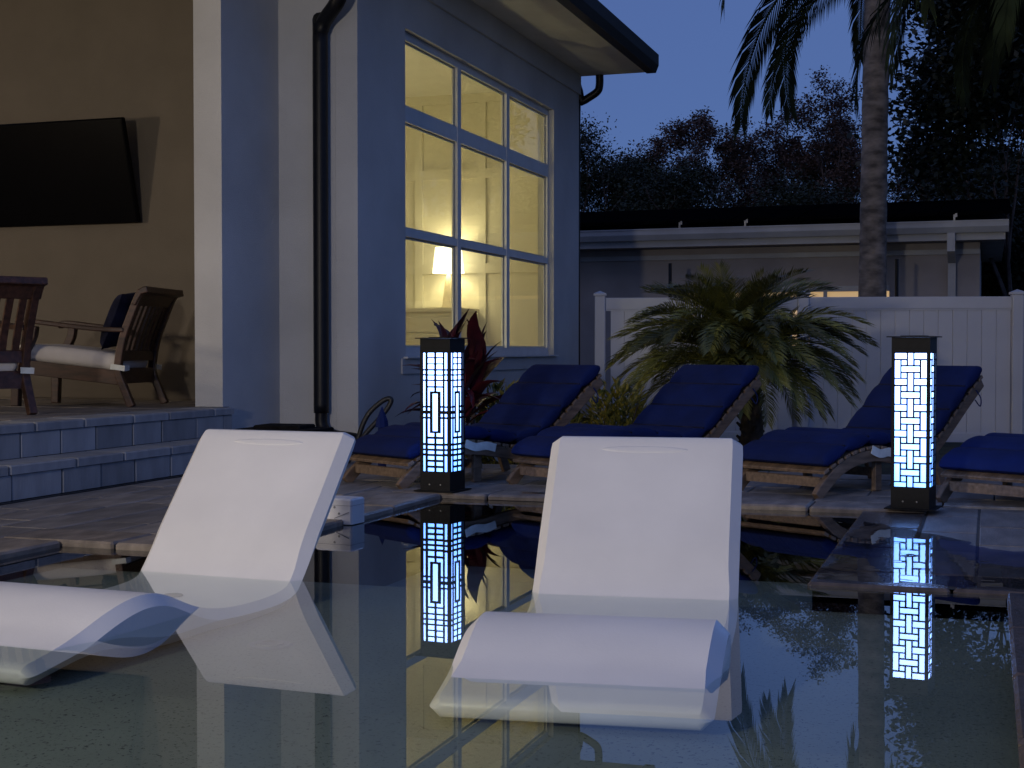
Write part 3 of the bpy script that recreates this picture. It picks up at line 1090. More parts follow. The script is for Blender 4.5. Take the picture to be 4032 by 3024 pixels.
# ================================================================== teak sun loungers with navy cushions
CH = [(0.0, 0.125), (0.12, 0.175), (0.28, 0.225), (0.46, 0.245), (0.64, 0.225), (0.82, 0.20), (0.98, 0.215), (1.12, 0.29), (1.26, 0.40), (1.42, 0.53), (1.60, 0.655)]
def off(path, d):
    out = []
    for i, (y, z) in enumerate(path):
        a, e = path[max(i - 1, 0)], path[min(i + 1, len(path) - 1)]
        dy, dz = e[0] - a[0], e[1] - a[1]
        L = math.hypot(dy, dz) or 1
        out.append((y - dz / L * d, z + dy / L * d))
    return out
def chaise(loc, rz, label):
    t_ = thing('sun_lounger', label, 'sun lounger', loc, rz, 'teak sun loungers with navy cushions along the terrace')
    pth = cat(CH, 5)
    W2 = 0.31
    for s_ in (-1, 1):
        x = s_ * (W2 - 0.02)
        foot = cat([(-0.05, 0.0), (-0.01, 0.04), (0.06, 0.095), (0.14, 0.145), (0.28, 0.192), (0.46, 0.212), (0.64, 0.192), (0.82, 0.167), (0.98, 0.182), (1.12, 0.257), (1.26, 0.367), (1.42, 0.497), (1.58, 0.62)], 4)
        part('side_rail', B().strip(foot, x - 0.018, x + 0.018, 0.07), 'teak', t_, bevel=0.006)
        part('leg', B().strip([(1.22, 0.0), (1.12, 0.25)], x - s_ * 0.04 - 0.016, x - s_ * 0.04 + 0.016, 0.06), 'teak', t_, bevel=0.005)
        part('leg', B().strip([(0.56, 0.0), (0.56, 0.19)], x - s_ * 0.04 - 0.016, x - s_ * 0.04 + 0.016, 0.06), 'teak', t_, bevel=0.005)
    # slats across
    L = [0]
    for a, e in zip(pth, pth[1:]):
        L.append(L[-1] + math.hypot(e[0] - a[0], e[1] - a[1]))
    sp = 0.068
    sv, sm = 0.02, {}
    po = off(pth, 0.016)
    first = True
    while sv < L[-1]:
        i = max(k for k in range(len(L)) if L[k] <= sv)
        i = min(i, len(pth) - 2)
        k = (sv - L[i]) / max(1e-6, L[i + 1] - L[i])
        y = po[i][0] + (po[i + 1][0] - po[i][0]) * k
        z = po[i][1] + (po[i + 1][1] - po[i][1]) * k
        an = math.atan2(po[i + 1][1] - po[i][1], po[i + 1][0] - po[i][0])
        if 'm' not in sm:
            sm['m'] = B().cbox(-W2 - 0.004, W2 + 0.004, -0.024, 0.024, -0.009, 0.009, 0.003).mesh('slat', M['teak'])
        o = link('slat', sm['m'], t_)
        o.location = (0, y, z)
        o.rotation_euler = (an, 0, 0)
        sv += sp
    b = B()
    b.cbox(-W2 + 0.04, W2 - 0.04, 0.005, 0.03, 0.055, 0.11, 0.005)
    part('foot_board', b, 'teak', t_)
    b = B()
    b.cbox(-W2 + 0.06, W2 - 0.06, 0.58, 0.61, 0.08, 0.13, 0.005)
    part('cross_brace', b, 'teak', t_)
    # quilted cushion: one pad with sewn cross channels
    cp = cat(off(pth, 0.068), 4)
    ns = 8
    def tf(u):
        ph = (u * ns) % 1.0
        return 0.012 + 0.070 * (1 - abs(2 * ph - 1) ** 4)
    cs = part('cushion', loft(cp, lambda u: 0.65, tf, 0.034, 4, 0.03), 'navy', t_, smooth=True)
    CL = [0]
    for a, e in zip(cp, cp[1:]):
        CL.append(CL[-1] + math.hypot(e[0] - a[0], e[1] - a[1]))
    ct = off(cp, 0.0135)
    for k in range(1, ns):
        i = min(range(len(CL)), key=lambda q: abs(CL[q] - CL[-1] * k / ns))
        part('seam', B().tube([(-0.315, *ct[i]), (0.315, *ct[i])], 0.0075, 6), 'navy_dark', cs)
    sub = B()
    for x in (-0.31, 0.31):
        yk, zk = 1.50, 0.57
        sub.tube(cat([(x, yk, zk), (x * 1.07, yk + 0.02, zk - 0.05), (x * 1.10, yk + 0.0, zk - 0.10), (x * 1.02, yk - 0.02, zk - 0.06)], 4), 0.004, 5)
    part('tie', sub, 'navy', cs)
    # pale webbing strap under the knee
    b = B()
    b.strip(cat([(0.42, 0.25), (0.50, 0.222), (0.58, 0.228), (0.66, 0.21)], 3), W2 + 0.006, W2 + 0.009, 0.05)
    part('webbing_strap', b, 'strap', t_)
    return t_
cw = (0.31, -0.19)
spots = [(-4.44, 9.53, -31.4, 'teak lounger with navy cushion farthest left, under the lit window'),
         (-3.24, 9.74, -31.4, 'teak lounger with navy cushion standing in front of the bushy date palm'),
         (-1.62, 9.80, -31.4, 'teak lounger with navy cushion partly hidden behind the basket-weave pillar light'),
         (-0.27, 9.48, -31.4, 'teak lounger with navy cushion farthest right, cut by the picture edge')]
c0 = None
for x, y, a, lb in spots:
    loc = U(x + cw[0], y + cw[1], DZ + 0.003)
    if c0 is None:
        c0 = chaise(loc, R(a), lb)
    else:
        tree_copy(c0, loc, R(a), lb)

# ================================================================== dark wood armchairs on the patio
def armchair(loc, rz, label):
    """front towards -y"""
    t_ = thing('armchair', label, 'armchair', loc, rz, 'dark wood armchairs on the patio')
    W2 = 0.34
    for s_ in (-1, 1):
        x = s_ * W2
        fp = cat([(-0.43, 0.0), (-0.425, 0.18), (-0.43, 0.30), (-0.40, 0.36), (-0.335, 0.45), (-0.295, 0.53), (-0.285, 0.60)], 4)
        part('leg', B().strip(fp, x - 0.032, x + 0.032, [0.062 + 0.02 * math.exp(-((i - 9) / 5) ** 2) for i in range(len(fp))]), 'darkteak', t_, bevel=0.008)
        rp = cat([(0.47, 0.0), (0.42, 0.12), (0.37, 0.25), (0.375, 0.36), (0.41, 0.52), (0.47, 0.68), (0.52, 0.80), (0.555, 0.86)], 4)
        part('leg', B().strip(rp, x - 0.028, x + 0.028, 0.055), 'darkteak', t_, bevel=0.008)
        ar = cat([(-0.40, 0.605), (-0.36, 0.635), (-0.27, 0.632), (-0.05, 0.605), (0.2, 0.578), (0.42, 0.57)], 4)
        part('arm', B().strip(ar, x - 0.045, x + 0.04, [0.045] * 3 + [0.034] * (len(ar) - 3)), 'darkteak', t_, bevel=0.012)
        part('seat_rail', B().strip([(-0.40, 0.30), (0.38, 0.215)], x - 0.02, x + 0.02, 0.105), 'darkteak', t_, bevel=0.004)
    part('front_rail', B().cbox(-W2 + 0.03, W2 - 0.03, -0.44, -0.40, 0.25, 0.345, 0.006), 'darkteak', t_)
    part('back_rail', B().cbox(-W2 + 0.02, W2 - 0.02, 0.355, 0.39, 0.17, 0.285, 0.006), 'darkteak', t_)
    part('lower_back_rail', B().cbox(-W2 + 0.02, W2 - 0.02, 0.36, 0.39, 0.34, 0.42, 0.006), 'darkteak', t_)
    tr = cat([(0.50, 0.755), (0.53, 0.81), (0.565, 0.855), (0.61, 0.868)], 4)
    part('top_rail', B().strip(tr, -W2 - 0.045, W2 + 0.045, [0.034] * 8 + [0.05] * (len(tr) - 8)), 'darkteak', t_, bevel=0.012)
    for i in range(7):
        x = -0.27 + 0.09 * i
        sp_ = cat([(0.375, 0.41), (0.41, 0.53), (0.46, 0.66), (0.505, 0.77)], 3)
        part('slat', B().strip(sp_, x - 0.024, x + 0.024, 0.016), 'darkteak', t_)
    part('seat_panel', B().strip([(-0.40, 0.325), (0.36, 0.245)], -W2 + 0.02, W2 - 0.02, 0.015), 'darkteak', t_)
    cu = loft([(-0.455, 0.405), (-0.3, 0.398), (0.0, 0.37), (0.2, 0.345), (0.355, 0.322)], lambda u: 0.635, lambda u: 0.135, 0.055, 5, 0.05)
    cs = part('seat_cushion', cu, 'cream', t_, smooth=True)
    for s_ in (-1, 1):
        b = B()
        b.strip([(0.32, 0.30), (0.43, 0.285)], s_ * (W2 + 0.031), s_ * (W2 + 0.035), 0.04)
        b.add([(s_ * (W2 + 0.033), 0.43, 0.305), (s_ * (W2 - 0.06), 0.43, 0.31), (s_ * (W2 - 0.06), 0.43, 0.27), (s_ * (W2 + 0.033), 0.43, 0.265)], [(0, 1, 2, 3)])
        part('cushion_strap', b, 'strap', cs)
    return t_
# facing: local -y -> world direction
def face(dx, dy):
    return math.atan2(dx, -dy)
ch1 = armchair(U(-7.68, 10.95, ZP), face(-0.97, -0.20), 'dark wood armchair with white seat and navy pillow beside the pier')
pil = thing('throw_pillow', 'dark navy patterned pillow leaning in the armchair beside the pier', 'pillow', ch1.location, ch1.rotation_euler[2])
pb = B()
n = 14
vs, fs = [], []
for side in (1, -1):
    for i in range(n + 1):
        for j in range(n + 1):
            u, v = 2 * i / n - 1, 2 * j / n - 1
            pin = 1 - 0.10 * (1 - abs(u)) * 0 - 0.06 * (u * u) * (1 - v * v) - 0.06 * (v * v) * (1 - u * u)
            th = 0.085 * (max(0, 1 - u ** 4) * max(0, 1 - v ** 4)) ** 0.5
            vs.append((0.23 * u * pin, side * th, 0.23 * v * pin))
m_ = (n + 1) ** 2
for k in range(2):
    for i in range(n):
        for j in range(n):
            q = (k * m_ + i * (n + 1) + j, k * m_ + (i + 1) * (n + 1) + j, k * m_ + (i + 1) * (n + 1) + j + 1, k * m_ + i * (n + 1) + j + 1)
            fs.append(q if k == 1 else q[::-1])
pb.add(vs, fs)
o = part('pillow_cover', pb, 'navy_dark', pil, smooth=True)
o.location = (0.0, 0.27, 0.655)
o.rotation_euler = (R(-24), R(6), 0)
tree_copy(ch1, U(-7.62, 9.05, ZP), face(-0.90, 0.44), 'dark slatted armchair cut by the left picture edge')

# ================================================================== small things on the terrace
al = thing('pool_alarm', 'white box-shaped pool alarm on the pool edge behind the left white lounger', 'pool alarm', U(-3.50, 7.42, 0.0), R(-4))
part('housing', B().cbox(-0.13, 0.075, -0.06, 0.075, 0.004, 0.128, 0.008), 'white_plastic', al)
part('lid_seam', B().box(-0.131, 0.0758, -0.0612, 0.0762, 0.094, 0.0955), 'drain', al)
part('rib', B().hexa([(-0.02, -0.0625, 0.03), (0.06, -0.0625, 0.062), (0.06, -0.059, 0.062), (-0.02, -0.059, 0.03), (-0.02, -0.0625, 0.033), (0.06, -0.0625, 0.065), (0.06, -0.059, 0.065), (-0.02, -0.059, 0.033)]), 'drain', al)
for x, z in ((0.0, 0.085), (0.025, 0.055)):
    q = B().lathe([(0.0, 0.003), (0.005, 0.003), (0.006, 0)], (0, 0), 10)
    o = part('screw', q, 'steel', al)
    o.rotation_euler = (R(90), 0, 0)
    o.location = (x - 0.02, -0.06, z)
bxs = thing('storage_box', 'low dark box with stepped lid against the house behind the left white lounger', 'box', U(-5.62, 10.75, DZ), R(3))
part('body', B().cbox(-0.27, 0.27, -0.2, 0.2, 0.0, 0.235, 0.008), 'drain', bxs)
part('lid', B().cbox(-0.29, 0.29, -0.22, 0.22, 0.235, 0.262, 0.006), 'roof', bxs)
part('lid_crown', B().cbox(-0.18, 0.18, -0.14, 0.14, 0.262, 0.287, 0.008), 'roof', bxs)
hp = cat([(-5.23, 11.45, 0.04), (-5.19, 11.25, 0.12), (-5.15, 11.24, 0.28), (-5.08, 11.26, 0.44), (-4.97, 11.30, 0.55), (-4.90, 11.32, 0.575), (-4.90, 11.32, 0.53), (-4.97, 11.29, 0.42), (-5.07, 11.24, 0.30), (-5.12, 11.2, 0.22), (-5.16, 11.1, 0.1), (-5.1, 10.9, 0.06)], 6)
o = part('garden_hose', B(S).tube(hp, 0.022, 8), 'hose', smooth=True)
tag(o, 'black hose looping up beside the downspout at the house corner', 'hose')
o = part('folded_parasol_tip', B(S).lathe([(0.055, 0.0), (0.05, 0.05), (0.0, 0.17)], (0, 0), 8), 'navy')
o.location = U(-4.55, 10.35, 0.385)
tag(o, 'small blue cloth peak standing behind the leftmost teak lounger', 'cloth')
b = B(S)
b.lathe([(0.035, -0.385), (0.035, 0.0)], (0, 0), 8)
part('stand', b, 'navy', o)

# ================================================================== white vinyl fence
FA = math.atan2(-0.317 * 0 + math.sin(R(18.5)), math.cos(R(18.5)))   # frontal direction
fence = thing('fence', 'white vinyl board fence behind the garden bed', 'fence', U(-5.32, 19.45, -0.33), R(13))
fdz = 2.06
posts = [0.12, 2.95, 5.85, 8.75]
pm = B(S).cbox(-0.075, 0.075, -0.075, 0.075, 0, fdz + 0.03, 0.01).mesh('post', M['vinyl'])
cm = B(S).add([(-0.09, -0.09, 0), (0.09, -0.09, 0), (0.09, 0.09, 0), (-0.09, 0.09, 0), (-0.09, -0.09, 0.03), (0.09, -0.09, 0.03), (0.09, 0.09, 0.03), (-0.09, 0.09, 0.03), (0, 0, 0.07)],
              [(0, 1, 5, 4), (1, 2, 6, 5), (2, 3, 7, 6), (3, 0, 4, 7), (4, 5, 8), (5, 6, 8), (6, 7, 8), (7, 4, 8), (3, 2, 1, 0)]).mesh('post_cap', M['vinyl'])
for p in posts:
    o = link('post', pm, fence)
    o.location = U(p, 0, 0)
    q = link('post_cap', cm, o)
    q.location = U(0, 0, fdz + 0.03)
bw = 0.195
bm = B(S).cbox(-bw / 2 + 0.0015, bw / 2 - 0.0015, -0.014, 0.014, 0.1, fdz - 0.13, 0.005).mesh('board', M['vinyl'])
for p, q in zip(posts, posts[1:]):
    part('rail', B(S).cbox(p + 0.076, q - 0.076, -0.03, 0.03, fdz - 0.16, fdz, 0.008), 'vinyl', fence)
    part('rail', B(S).cbox(p + 0.076, q - 0.076, -0.026, 0.026, fdz - 0.185, fdz - 0.162, 0.004), 'vinyl', fence)
    part('rail', B(S).cbox(p + 0.076, q - 0.076, -0.03, 0.03, 0.05, 0.18, 0.008), 'vinyl', fence)
    n = int((q - p - 0.16) / bw)
    x = p + 0.08 + (q - p - 0.16 - n * bw) / 2 + bw / 2
    for i in range(n):
        o = link('board', bm, fence)
        o.location = U(x, rnd.uniform(-0.002, 0.002), 0)
        x += bw

# ================================================================== neighbouring house
nb = thing('neighbour_house', 'low grey house with solar panels on its roof beyond the fence', 'house', U(-4, 24.3, GZ))
NO = Vector(nb.location)
def npart(name, b, m, parent=None):
    b.v = [(x - NO.x, y - NO.y, z - NO.z) for x, y, z in b.v]
    return part(name, b, m, parent or nb)
NX1 = -0.13
wz0, wz1, wxa, wxb = 1.0, 2.06, -5.0, -1.55
b = B(S)
b.box(-14, wxa, 24.3, 24.6, GZ, 2.74)
b.box(wxb, NX1, 24.3, 24.6, GZ, 2.74)
b.box(wxa, wxb, 24.3, 24.6, GZ, wz0)
b.box(wxa, wxb, 24.3, 24.6, wz1, 2.74)
b.box(NX1 - 0.3, NX1, 24.602, 30, GZ, 2.74)
npart('wall', b, 'grey_wall')
npart('frieze', B(S).box(-14, NX1 + 0.004, 24.24, 24.297, 2.55, 2.63), 'gutterw')
npart('soffit', B(S).box(-14, 0.25, 23.66, 24.6, 2.742, 2.76), 'grey_wall')
npart('fascia', B(S).box(-14, 0.25, 23.62, 23.658, 2.73, 2.95), 'gutterw')
npart('rake_soffit', B(S).box(NX1 + 0.002, 0.25, 24.602, 30, 2.742, 2.76), 'grey_wall')
b = B(S)
pr = [(0, 0), (-0.10, 0.0), (-0.15, 0.09), (-0.15, 0.17), (-0.165, 0.17), (-0.165, 0.19), (0, 0.19)]
n = len(pr)
b.add([(x, 23.618 + p, 2.84 + q) for x in (-14, 0.30) for p, q in pr], [(i, (i + 1) % n, n + (i + 1) % n, n + i) for i in range(n)] + [tuple(range(n)), tuple(range(2 * n - 1, n - 1, -1))])
npart('gutter', b, 'gutterw')
b = B(S)
b.hexa([(-14, 23.62, 2.952), (0.27, 23.62, 2.952), (0.27, 28.0, 3.62), (-14, 28.0, 3.62), (-14, 23.62, 2.99), (0.27, 23.62, 2.99), (0.27, 28.0, 3.66), (-14, 28.0, 3.66)])
b.hexa([(-14, 28.002, 3.62), (0.27, 28.002, 3.62), (0.27, 32.4, 2.95), (-14, 32.4, 2.95), (-14, 28.002, 3.66), (0.27, 28.002, 3.66), (0.27, 32.4, 2.99), (-14, 32.4, 2.99)])
npart('roof', b, 'roof')
for i in range(9):
    xa = -9.7 + 1.12 * i
    for j in range(2):
        ya = 24.0 + 1.85 * j
        za = 3.16 + (ya - 24.0) * 0.1525
        b = B(S)
        y2 = ya + 1.8
        z2_ = za + 1.8 * 0.1525
        b.hexa([(xa, ya, za), (xa + 1.09, ya, za), (xa + 1.09, y2, z2_), (xa, y2, z2_), (xa, ya, za + 0.05), (xa + 1.09, ya, za + 0.05), (xa + 1.09, y2, z2_ + 0.05), (xa, y2, z2_ + 0.05)])
        npart('solar_panel', b, 'solar')
    if i in (4, 5, 7, 8):
        b = B(S)
        b.box(xa + 0.2, xa + 0.23, 23.97, 24.0, 3.04, 3.17)
        b.box(xa + 0.17, xa + 0.26, 23.96, 24.01, 3.03, 3.05)
        b.box(xa + 0.23, xa + 0.26, 23.97, 24.0, 3.13, 3.19)
        npart('panel_bracket', b, 'steel')
b = B(S)
b.box(-0.62, -0.50, 23.50, 23.60, 2.70, 2.84)
b.hexa([(-0.62, 23.50, 2.55), (-0.50, 23.50, 2.55), (-0.50, 23.60, 2.55), (-0.62, 23.60, 2.55), (-0.62, 23.50, 2.70), (-0.50, 23.50, 2.70), (-0.50, 23.60, 2.70), (-0.62, 23.60, 2.70)])
b.hexa([(-0.62, 24.13, 2.40), (-0.50, 24.13, 2.40), (-0.50, 24.23, 2.40), (-0.62, 24.23, 2.40), (-0.62, 23.50, 2.549), (-0.50, 23.50, 2.549), (-0.50, 23.60, 2.549), (-0.62, 23.60, 2.549)])
b.box(-0.62, -0.50, 24.13, 24.23, GZ, 2.399)
npart('downspout', b, 'gutterw')
wn_ = bpy.data.objects.new('window', None)
COL.objects.link(wn_)
wn_.parent = nb
for nm, q in (('frame', (wxa, wxb, 24.27, 24.35, wz1 - 0.09, wz1)), ('frame', (wxa, wxb, 24.27, 24.35, wz0, wz0 + 0.06)),
              ('mullion', (-3.72, -3.66, 24.28, 24.34, wz0 + 0.06, wz1 - 0.09)), ('mullion', (-2.62, -2.56, 24.28, 24.34, wz0 + 0.06, wz1 - 0.09))):
    npart(nm, B(S).box(*q), 'gutterw', wn_)
for xa, xb in ((wxa, -3.72), (-3.66, -2.62), (-2.56, wxb)):
    npart('pane', B(S).box(xa, xb, 24.305, 24.315, wz0 + 0.06, wz1 - 0.09), 'glass', wn_)
npart('blind', B(S).box(wxa - 0.1, wxb + 0.1, 24.62, 24.64, wz0 - 0.1, wz1 + 0.05), 'curtain_lit', wn_)
npart('room_lamp', B(S).box(-1.80, -1.70, 24.5, 24.56, wz1 - 0.24, wz1 - 0.12), 'room_bulb', wn_)
for x, d_ in ((-5.32 + 0.45, 22.6), (-1.33, 22.6)):
    o = part('vent_pipe', B(S).tube([(0, 0, 0), (0, 0, 2.72)], 0.028, 8), 'black')
    o.location = U(x, d_, GZ)
    tag(o, 'thin black upright pipe behind the fence, %s' % ('left of the date palm' if x < -3 else 'right of the tall palm trunk'), 'pipe', 'black pipes behind the fence')

# ================================================================== plants
def frond_mesh(name, m, L, e0, e1, n, ll, droop, wid, seed, vee=0.5, nbend=2):
    """pinnate leaf growing along +y, rising at e0 and arching over to e1 (degrees)"""
    rr = random.Random(seed)
    b = B()
    pts, tg = [Vector((0, 0, 0))], []
    K = 14
    for i in range(K):
        a = R(e0 + (e1 - e0) * (i / (K - 1)) ** 1.15)
        d = Vector((rr.uniform(-0.03, 0.03), math.cos(a), math.sin(a))).normalized()
        tg.append(d)
        pts.append(pts[-1] + d * L / K)
    tg.append(tg[-1])
    b.tube([tuple(p) for p in pts], [0.012 * L / 1.3 * (1 - 0.85 * i / K) for i in range(K + 1)], 4)
    for i in range(n):
        t = 0.10 + 0.90 * (i + 0.5) / n
        f = t * K
        j = min(int(f), K - 1)
        p = pts[j].lerp(pts[j + 1], f - j)
        d = tg[j]
        up = Vector((1, 0, 0)).cross(d).normalized()
        size = ll * (math.sin(math.pi * (0.10 + 0.82 * t)) ** 0.6) * rr.uniform(0.8, 1.1)
        for s_ in (-1, 1):
            side = Vector((s_, 0, 0))
            dr = (side * (0.85 - 0.35 * t) + d * (0.55 + 0.4 * t) + up * vee * rr.uniform(0.4, 1.0)).normalized()
            q0 = p
            wv = d.cross(dr).cross(dr)
            wv = (d - dr * d.dot(dr)).normalized() * wid
            g = Vector((0, 0, -1))
            q1 = q0 + dr * size * 0.5 + g * droop * size * 0.12
            q2 = q0 + (dr + g * droop * 0.9).normalized() * size * 0.9 + g * droop * size * 0.08
            q2 = q1 + (dr + g * droop * 1.2).normalized() * size * 0.5
            b.add([tuple(q0 - wv * 0.5), tuple(q0 + wv * 0.5), tuple(q1 + wv), tuple(q1 - wv), tuple(q2)], [(0, 1, 2, 3), (3, 2, 4)])
    return b.mesh(name, M[m])

# bushy date palm
dp_loc = U(-2.72, 16.4, GZ)
dp = thing('date_palm', 'bushy low date palm with arching yellow-green fronds before the fence', 'palm', dp_loc)
H0 = 1.18 * S
tp = cat([(0.10, 0, 0), (0.13, 0, 0.3), (0.10, 0, 0.6), (0.02, 0, 0.9), (-0.02, 0, H0 + 0.1)], 4)
part('trunk', B().tube(tp, [0.13] * 4 + [0.11] * 4 + [0.12] * (len(tp) - 8), 12), 'stub', dp, smooth=True)
rr = random.Random(3)
for i in range(60):
    z = 0.1 + 0.92 * H0 * i / 60
    a = i * 2.4
    cx = 0.12 if z < 0.5 else 0.12 - (z - 0.5) * 0.25
    b = B()
    d = Vector((math.cos(a), math.sin(a), 0.9)).normalized()
    b.tube([tuple(Vector((cx, 0, z)) + d * 0.09), tuple(Vector((cx, 0, z)) + d * rr.uniform(0.16, 0.21))], [0.025, 0.012], 4)
    part('leaf_stub', b, 'stub', dp)
fm = [frond_mesh('frond', 'frond', 1.22, e0, e1, 54, 0.28, dr, 0.0058, k, 0.5) for k, (e0, e1, dr) in
      enumerate(((68, 5, 0.25), (55, -25, 0.35), (42, -38, 0.45), (28, -52, 0.5), (80, 35, 0.2), (12, -62, 0.5)))]
rr = random.Random(11)
k = 0
for kind, cnt, sc_ in ((4, 16, 0.72), (0, 26, 0.92), (1, 32, 1.04), (2, 30, 1.08), (3, 28, 1.06), (5, 20, 0.98)):
    for i in range(cnt):
        o = link('frond', fm[kind], dp)
        o.location = (-0.02 + rr.uniform(-0.05, 0.05), rr.uniform(-0.05, 0.05), H0 - 0.02 + (0.10 if kind in (0, 4) else 0.0) - (0.06 if kind in (3, 5) else 0))
        o.rotation_euler = (rr.uniform(-0.12, 0.12), rr.uniform(-0.3, 0.3), 2 * math.pi * (i + rr.uniform(-0.3, 0.3)) / cnt + kind)
        q = sc_ * rr.uniform(0.88, 1.12)
        o.scale = (q, q, q)

# tall queen palm beyond the fence: trunk crosses the view, crown above the frame
qm = [frond_mesh('frond', 'qfrond', 4.3, e0, e1, 90, 0.62, dr, 0.013, 40 + k, 0.1) for k, (e0, e1, dr) in enumerate(((55, -88, 1.0), (40, -96, 1.2), (20, -98, 1.3), (70, -60, 0.9)))]
def queen_palm(loc, htr, r, label, fr_list, lean=(0, 0), skirt=0, seed=1):
    t_ = thing('queen_palm', label, 'palm', loc)
    rr = random.Random(seed)
    path, rs = [], []
    n = 46
    for i in range(n + 1):
        t = i / n
        path.append((lean[0] * t * t, lean[1] * t, htr * t))
        rs.append(r * (1.08 - 0.13 * t) * (1 + 0.03 * math.sin(i * 2.3) + rr.uniform(-0.02, 0.02)))
    part('trunk', B().tube(path, rs, 16), 'trunk', t_, smooth=True)
    for (az, kind, s_, tw) in fr_list:
        o = link('frond', qm[kind], t_)
        o.location = (lean[0], lean[1], htr - 0.05)
        o.rotation_euler = (0, tw, R(az))
        o.scale = (s_, s_, s_)
    return t_
fl = [(40, 1, 1.10, 0.1), (34, 1, 0.98, -0.15), (46, 2, 0.72, 0.1), (-62, 2, 0.9, 0.1), (-80, 1, 0.95, -0.2), (-48, 1, 0.95, 0.2), (-70, 3, 0.95, 0), (-120, 2, 0.8, 0), (120, 0, 0.7, 0), (160, 3, 0.8, 0.2), (10, 0, 0.8, 0), (200, 3, 0.8, 0), (-10, 3, 0.8, 0)]
queen_palm(U(-1.70, 22.6, GZ), 7.0 * S, 0.20 * S, 'tall palm whose bare grey trunk rises behind the fence', fl, (0.05, 0), seed=2)
fl2 = [(100 + 20 * i, (1, 2, 1, 2)[i % 4], 0.72 + 0.06 * (i % 3), 0.1 * (i % 3 - 1)) for i in range(0, 18)]
p2 = queen_palm(U(1.05, 19.6, GZ), 6.6 * S, 0.16 * S, 'palm with a hanging skirt of fronds at the right picture edge', fl2, (0.05, 0), seed=5)

# red-leaved cordyline behind the grid pillar light
def blade(L, W_, e0, e1, fold, seed):
    rr = random.Random(seed)
    b = B()
    K = 8
    p = Vector((0, 0, 0))
    vs, fs = [], []
    for i in range(K + 1):
        t = i / K
        a = R(e0 + (e1 - e0) * t ** 1.3)
        d = Vector((0, math.cos(a), math.sin(a)))
        n_ = Vector((0, -math.sin(a), math.cos(a)))
        wv = W_ * (math.sin(math.pi * (0.06 + 0.94 * t) ** 0.75)) ** 0.8 * (0.35 + 0.65 * min(1, t * 3)) if t < 1 else 0.002
        wob = 0.014 * math.sin(9 * t + seed)
        for x, h_ in ((-wv, fold * wv), (0, 0), (wv, fold * wv)):
            q = p + Vector((x + wob, 0, 0)) + n_ * h_
            vs.append(tuple(q))
        p = p + d * L / K
    for i in range(K):
        for j in range(2):
            fs.append((i * 3 + j, i * 3 + j + 1, i * 3 + j + 4, i * 3 + j + 3))
    b.add(vs, fs)
    return b
tiroot = thing('cordyline', 'dark red broad-leaved plant behind the grid pillar light', 'plant', U(-4.70, 12.55, GZ))
rr = random.Random(21)
lm = [blade(0.50, 0.062, 78, 40, 0.35, 1).mesh('leaf', M['ti']), blade(0.55, 0.055, 62, -10, 0.35, 2).mesh('leaf', M['ti']), blade(0.56, 0.045, 45, -45, 0.4, 3).mesh('leaf', M['ti']), blade(0.42, 0.066, 86, 66, 0.3, 4).mesh('leaf', M['ti'])]
for me in lm:
    me.polygons.foreach_set('use_smooth', [True] * len(me.polygons))
for (sx, sy, sh_) in ((-0.14, 0.0, 0.98), (0.10, 0.08, 0.96), (0.03, -0.10, 0.78)):
    part('stem', B().tube([(sx * 0.4, sy * 0.4, 0), (sx, sy, sh_)], [0.022, 0.014], 6), 'bark', tiroot)
    for i in range(16):
        t = i / 15
        k = 3 if t > 0.85 else (0 if t > 0.6 else (1 if t > 0.3 else 2))
        o = link('leaf', lm[k], tiroot)
        o.location = (sx * (0.4 + 0.6 * t), sy * (0.4 + 0.6 * t), sh_ * (0.55 + 0.45 * t))
        o.rotation_euler = (rr.uniform(-0.15, 0.15), rr.uniform(-0.25, 0.25), i * 2.4 + rr.uniform(-0.4, 0.4))
        s_ = rr.uniform(0.85, 1.25)
        o.scale = (s_, s_, s_)

def shrub(loc, r, h_, label, seed, n=1500):
    t_ = thing('variegated_shrub', label, 'shrub', loc, 0, 'variegated shrubs in the bed')
    rr = random.Random(seed)
    b = B()
    st = B()
    for k in range(14):
        a, q = rr.uniform(0, 6.28), rr.uniform(0.2, 0.9)
        tip = Vector((r * q * math.cos(a), r * q * math.sin(a), h_ * rr.uniform(0.5, 0.9)))
        st.tube([(tip.x * 0.15, tip.y * 0.15, 0), tuple(tip * 0.6), tuple(tip)], [0.008, 0.006, 0.003], 4)
    for i in range(n):
        while True:
            p = Vector((rr.uniform(-1, 1), rr.uniform(-1, 1), rr.uniform(-0.2, 1)))
            if 0.45 < p.length < 1 + 0.12 * math.sin(5 * math.atan2(p.y, p.x) + seed):
                break
        c_ = Vector((p.x * r, p.y * r, 0.15 * h_ + max(0, p.z) * h_ * 0.85))
        d = (Vector((p.x, p.y, p.z * 0.7 + rr.uniform(-0.1, 0.5))) + Vector((rr.uniform(-0.6, 0.6), rr.uniform(-0.6, 0.6), rr.uniform(-0.3, 0.3)))).normalized()
        sd = d.cross(Vector((rr.uniform(-0.3, 0.3), rr.uniform(-0.3, 0.3), 1))).normalized()
        L, w_ = rr.uniform(0.07, 0.13), rr.uniform(0.012, 0.022)
        up = sd.cross(d) * 0.012
        b.add([tuple(c_), tuple(c_ + d * L * 0.5 + sd * w_ + up), tuple(c_ + d * L), tuple(c_ + d * L * 0.5 - sd * w_ + up)], [(0, 1, 2), (0, 2, 3)])
    part('stem', st, 'bark', t_)
    part('foliage', b, 'croton', t_)
    return t_
shrub(U(-4.52, 13.35, GZ), 0.34, 0.80, 'yellow-green shrub beside the red-leaved plant under the window', 1)
shrub(U(-3.72, 14.6, GZ), 0.40, 0.80, 'yellow-green shrub between the two left teak loungers', 2)
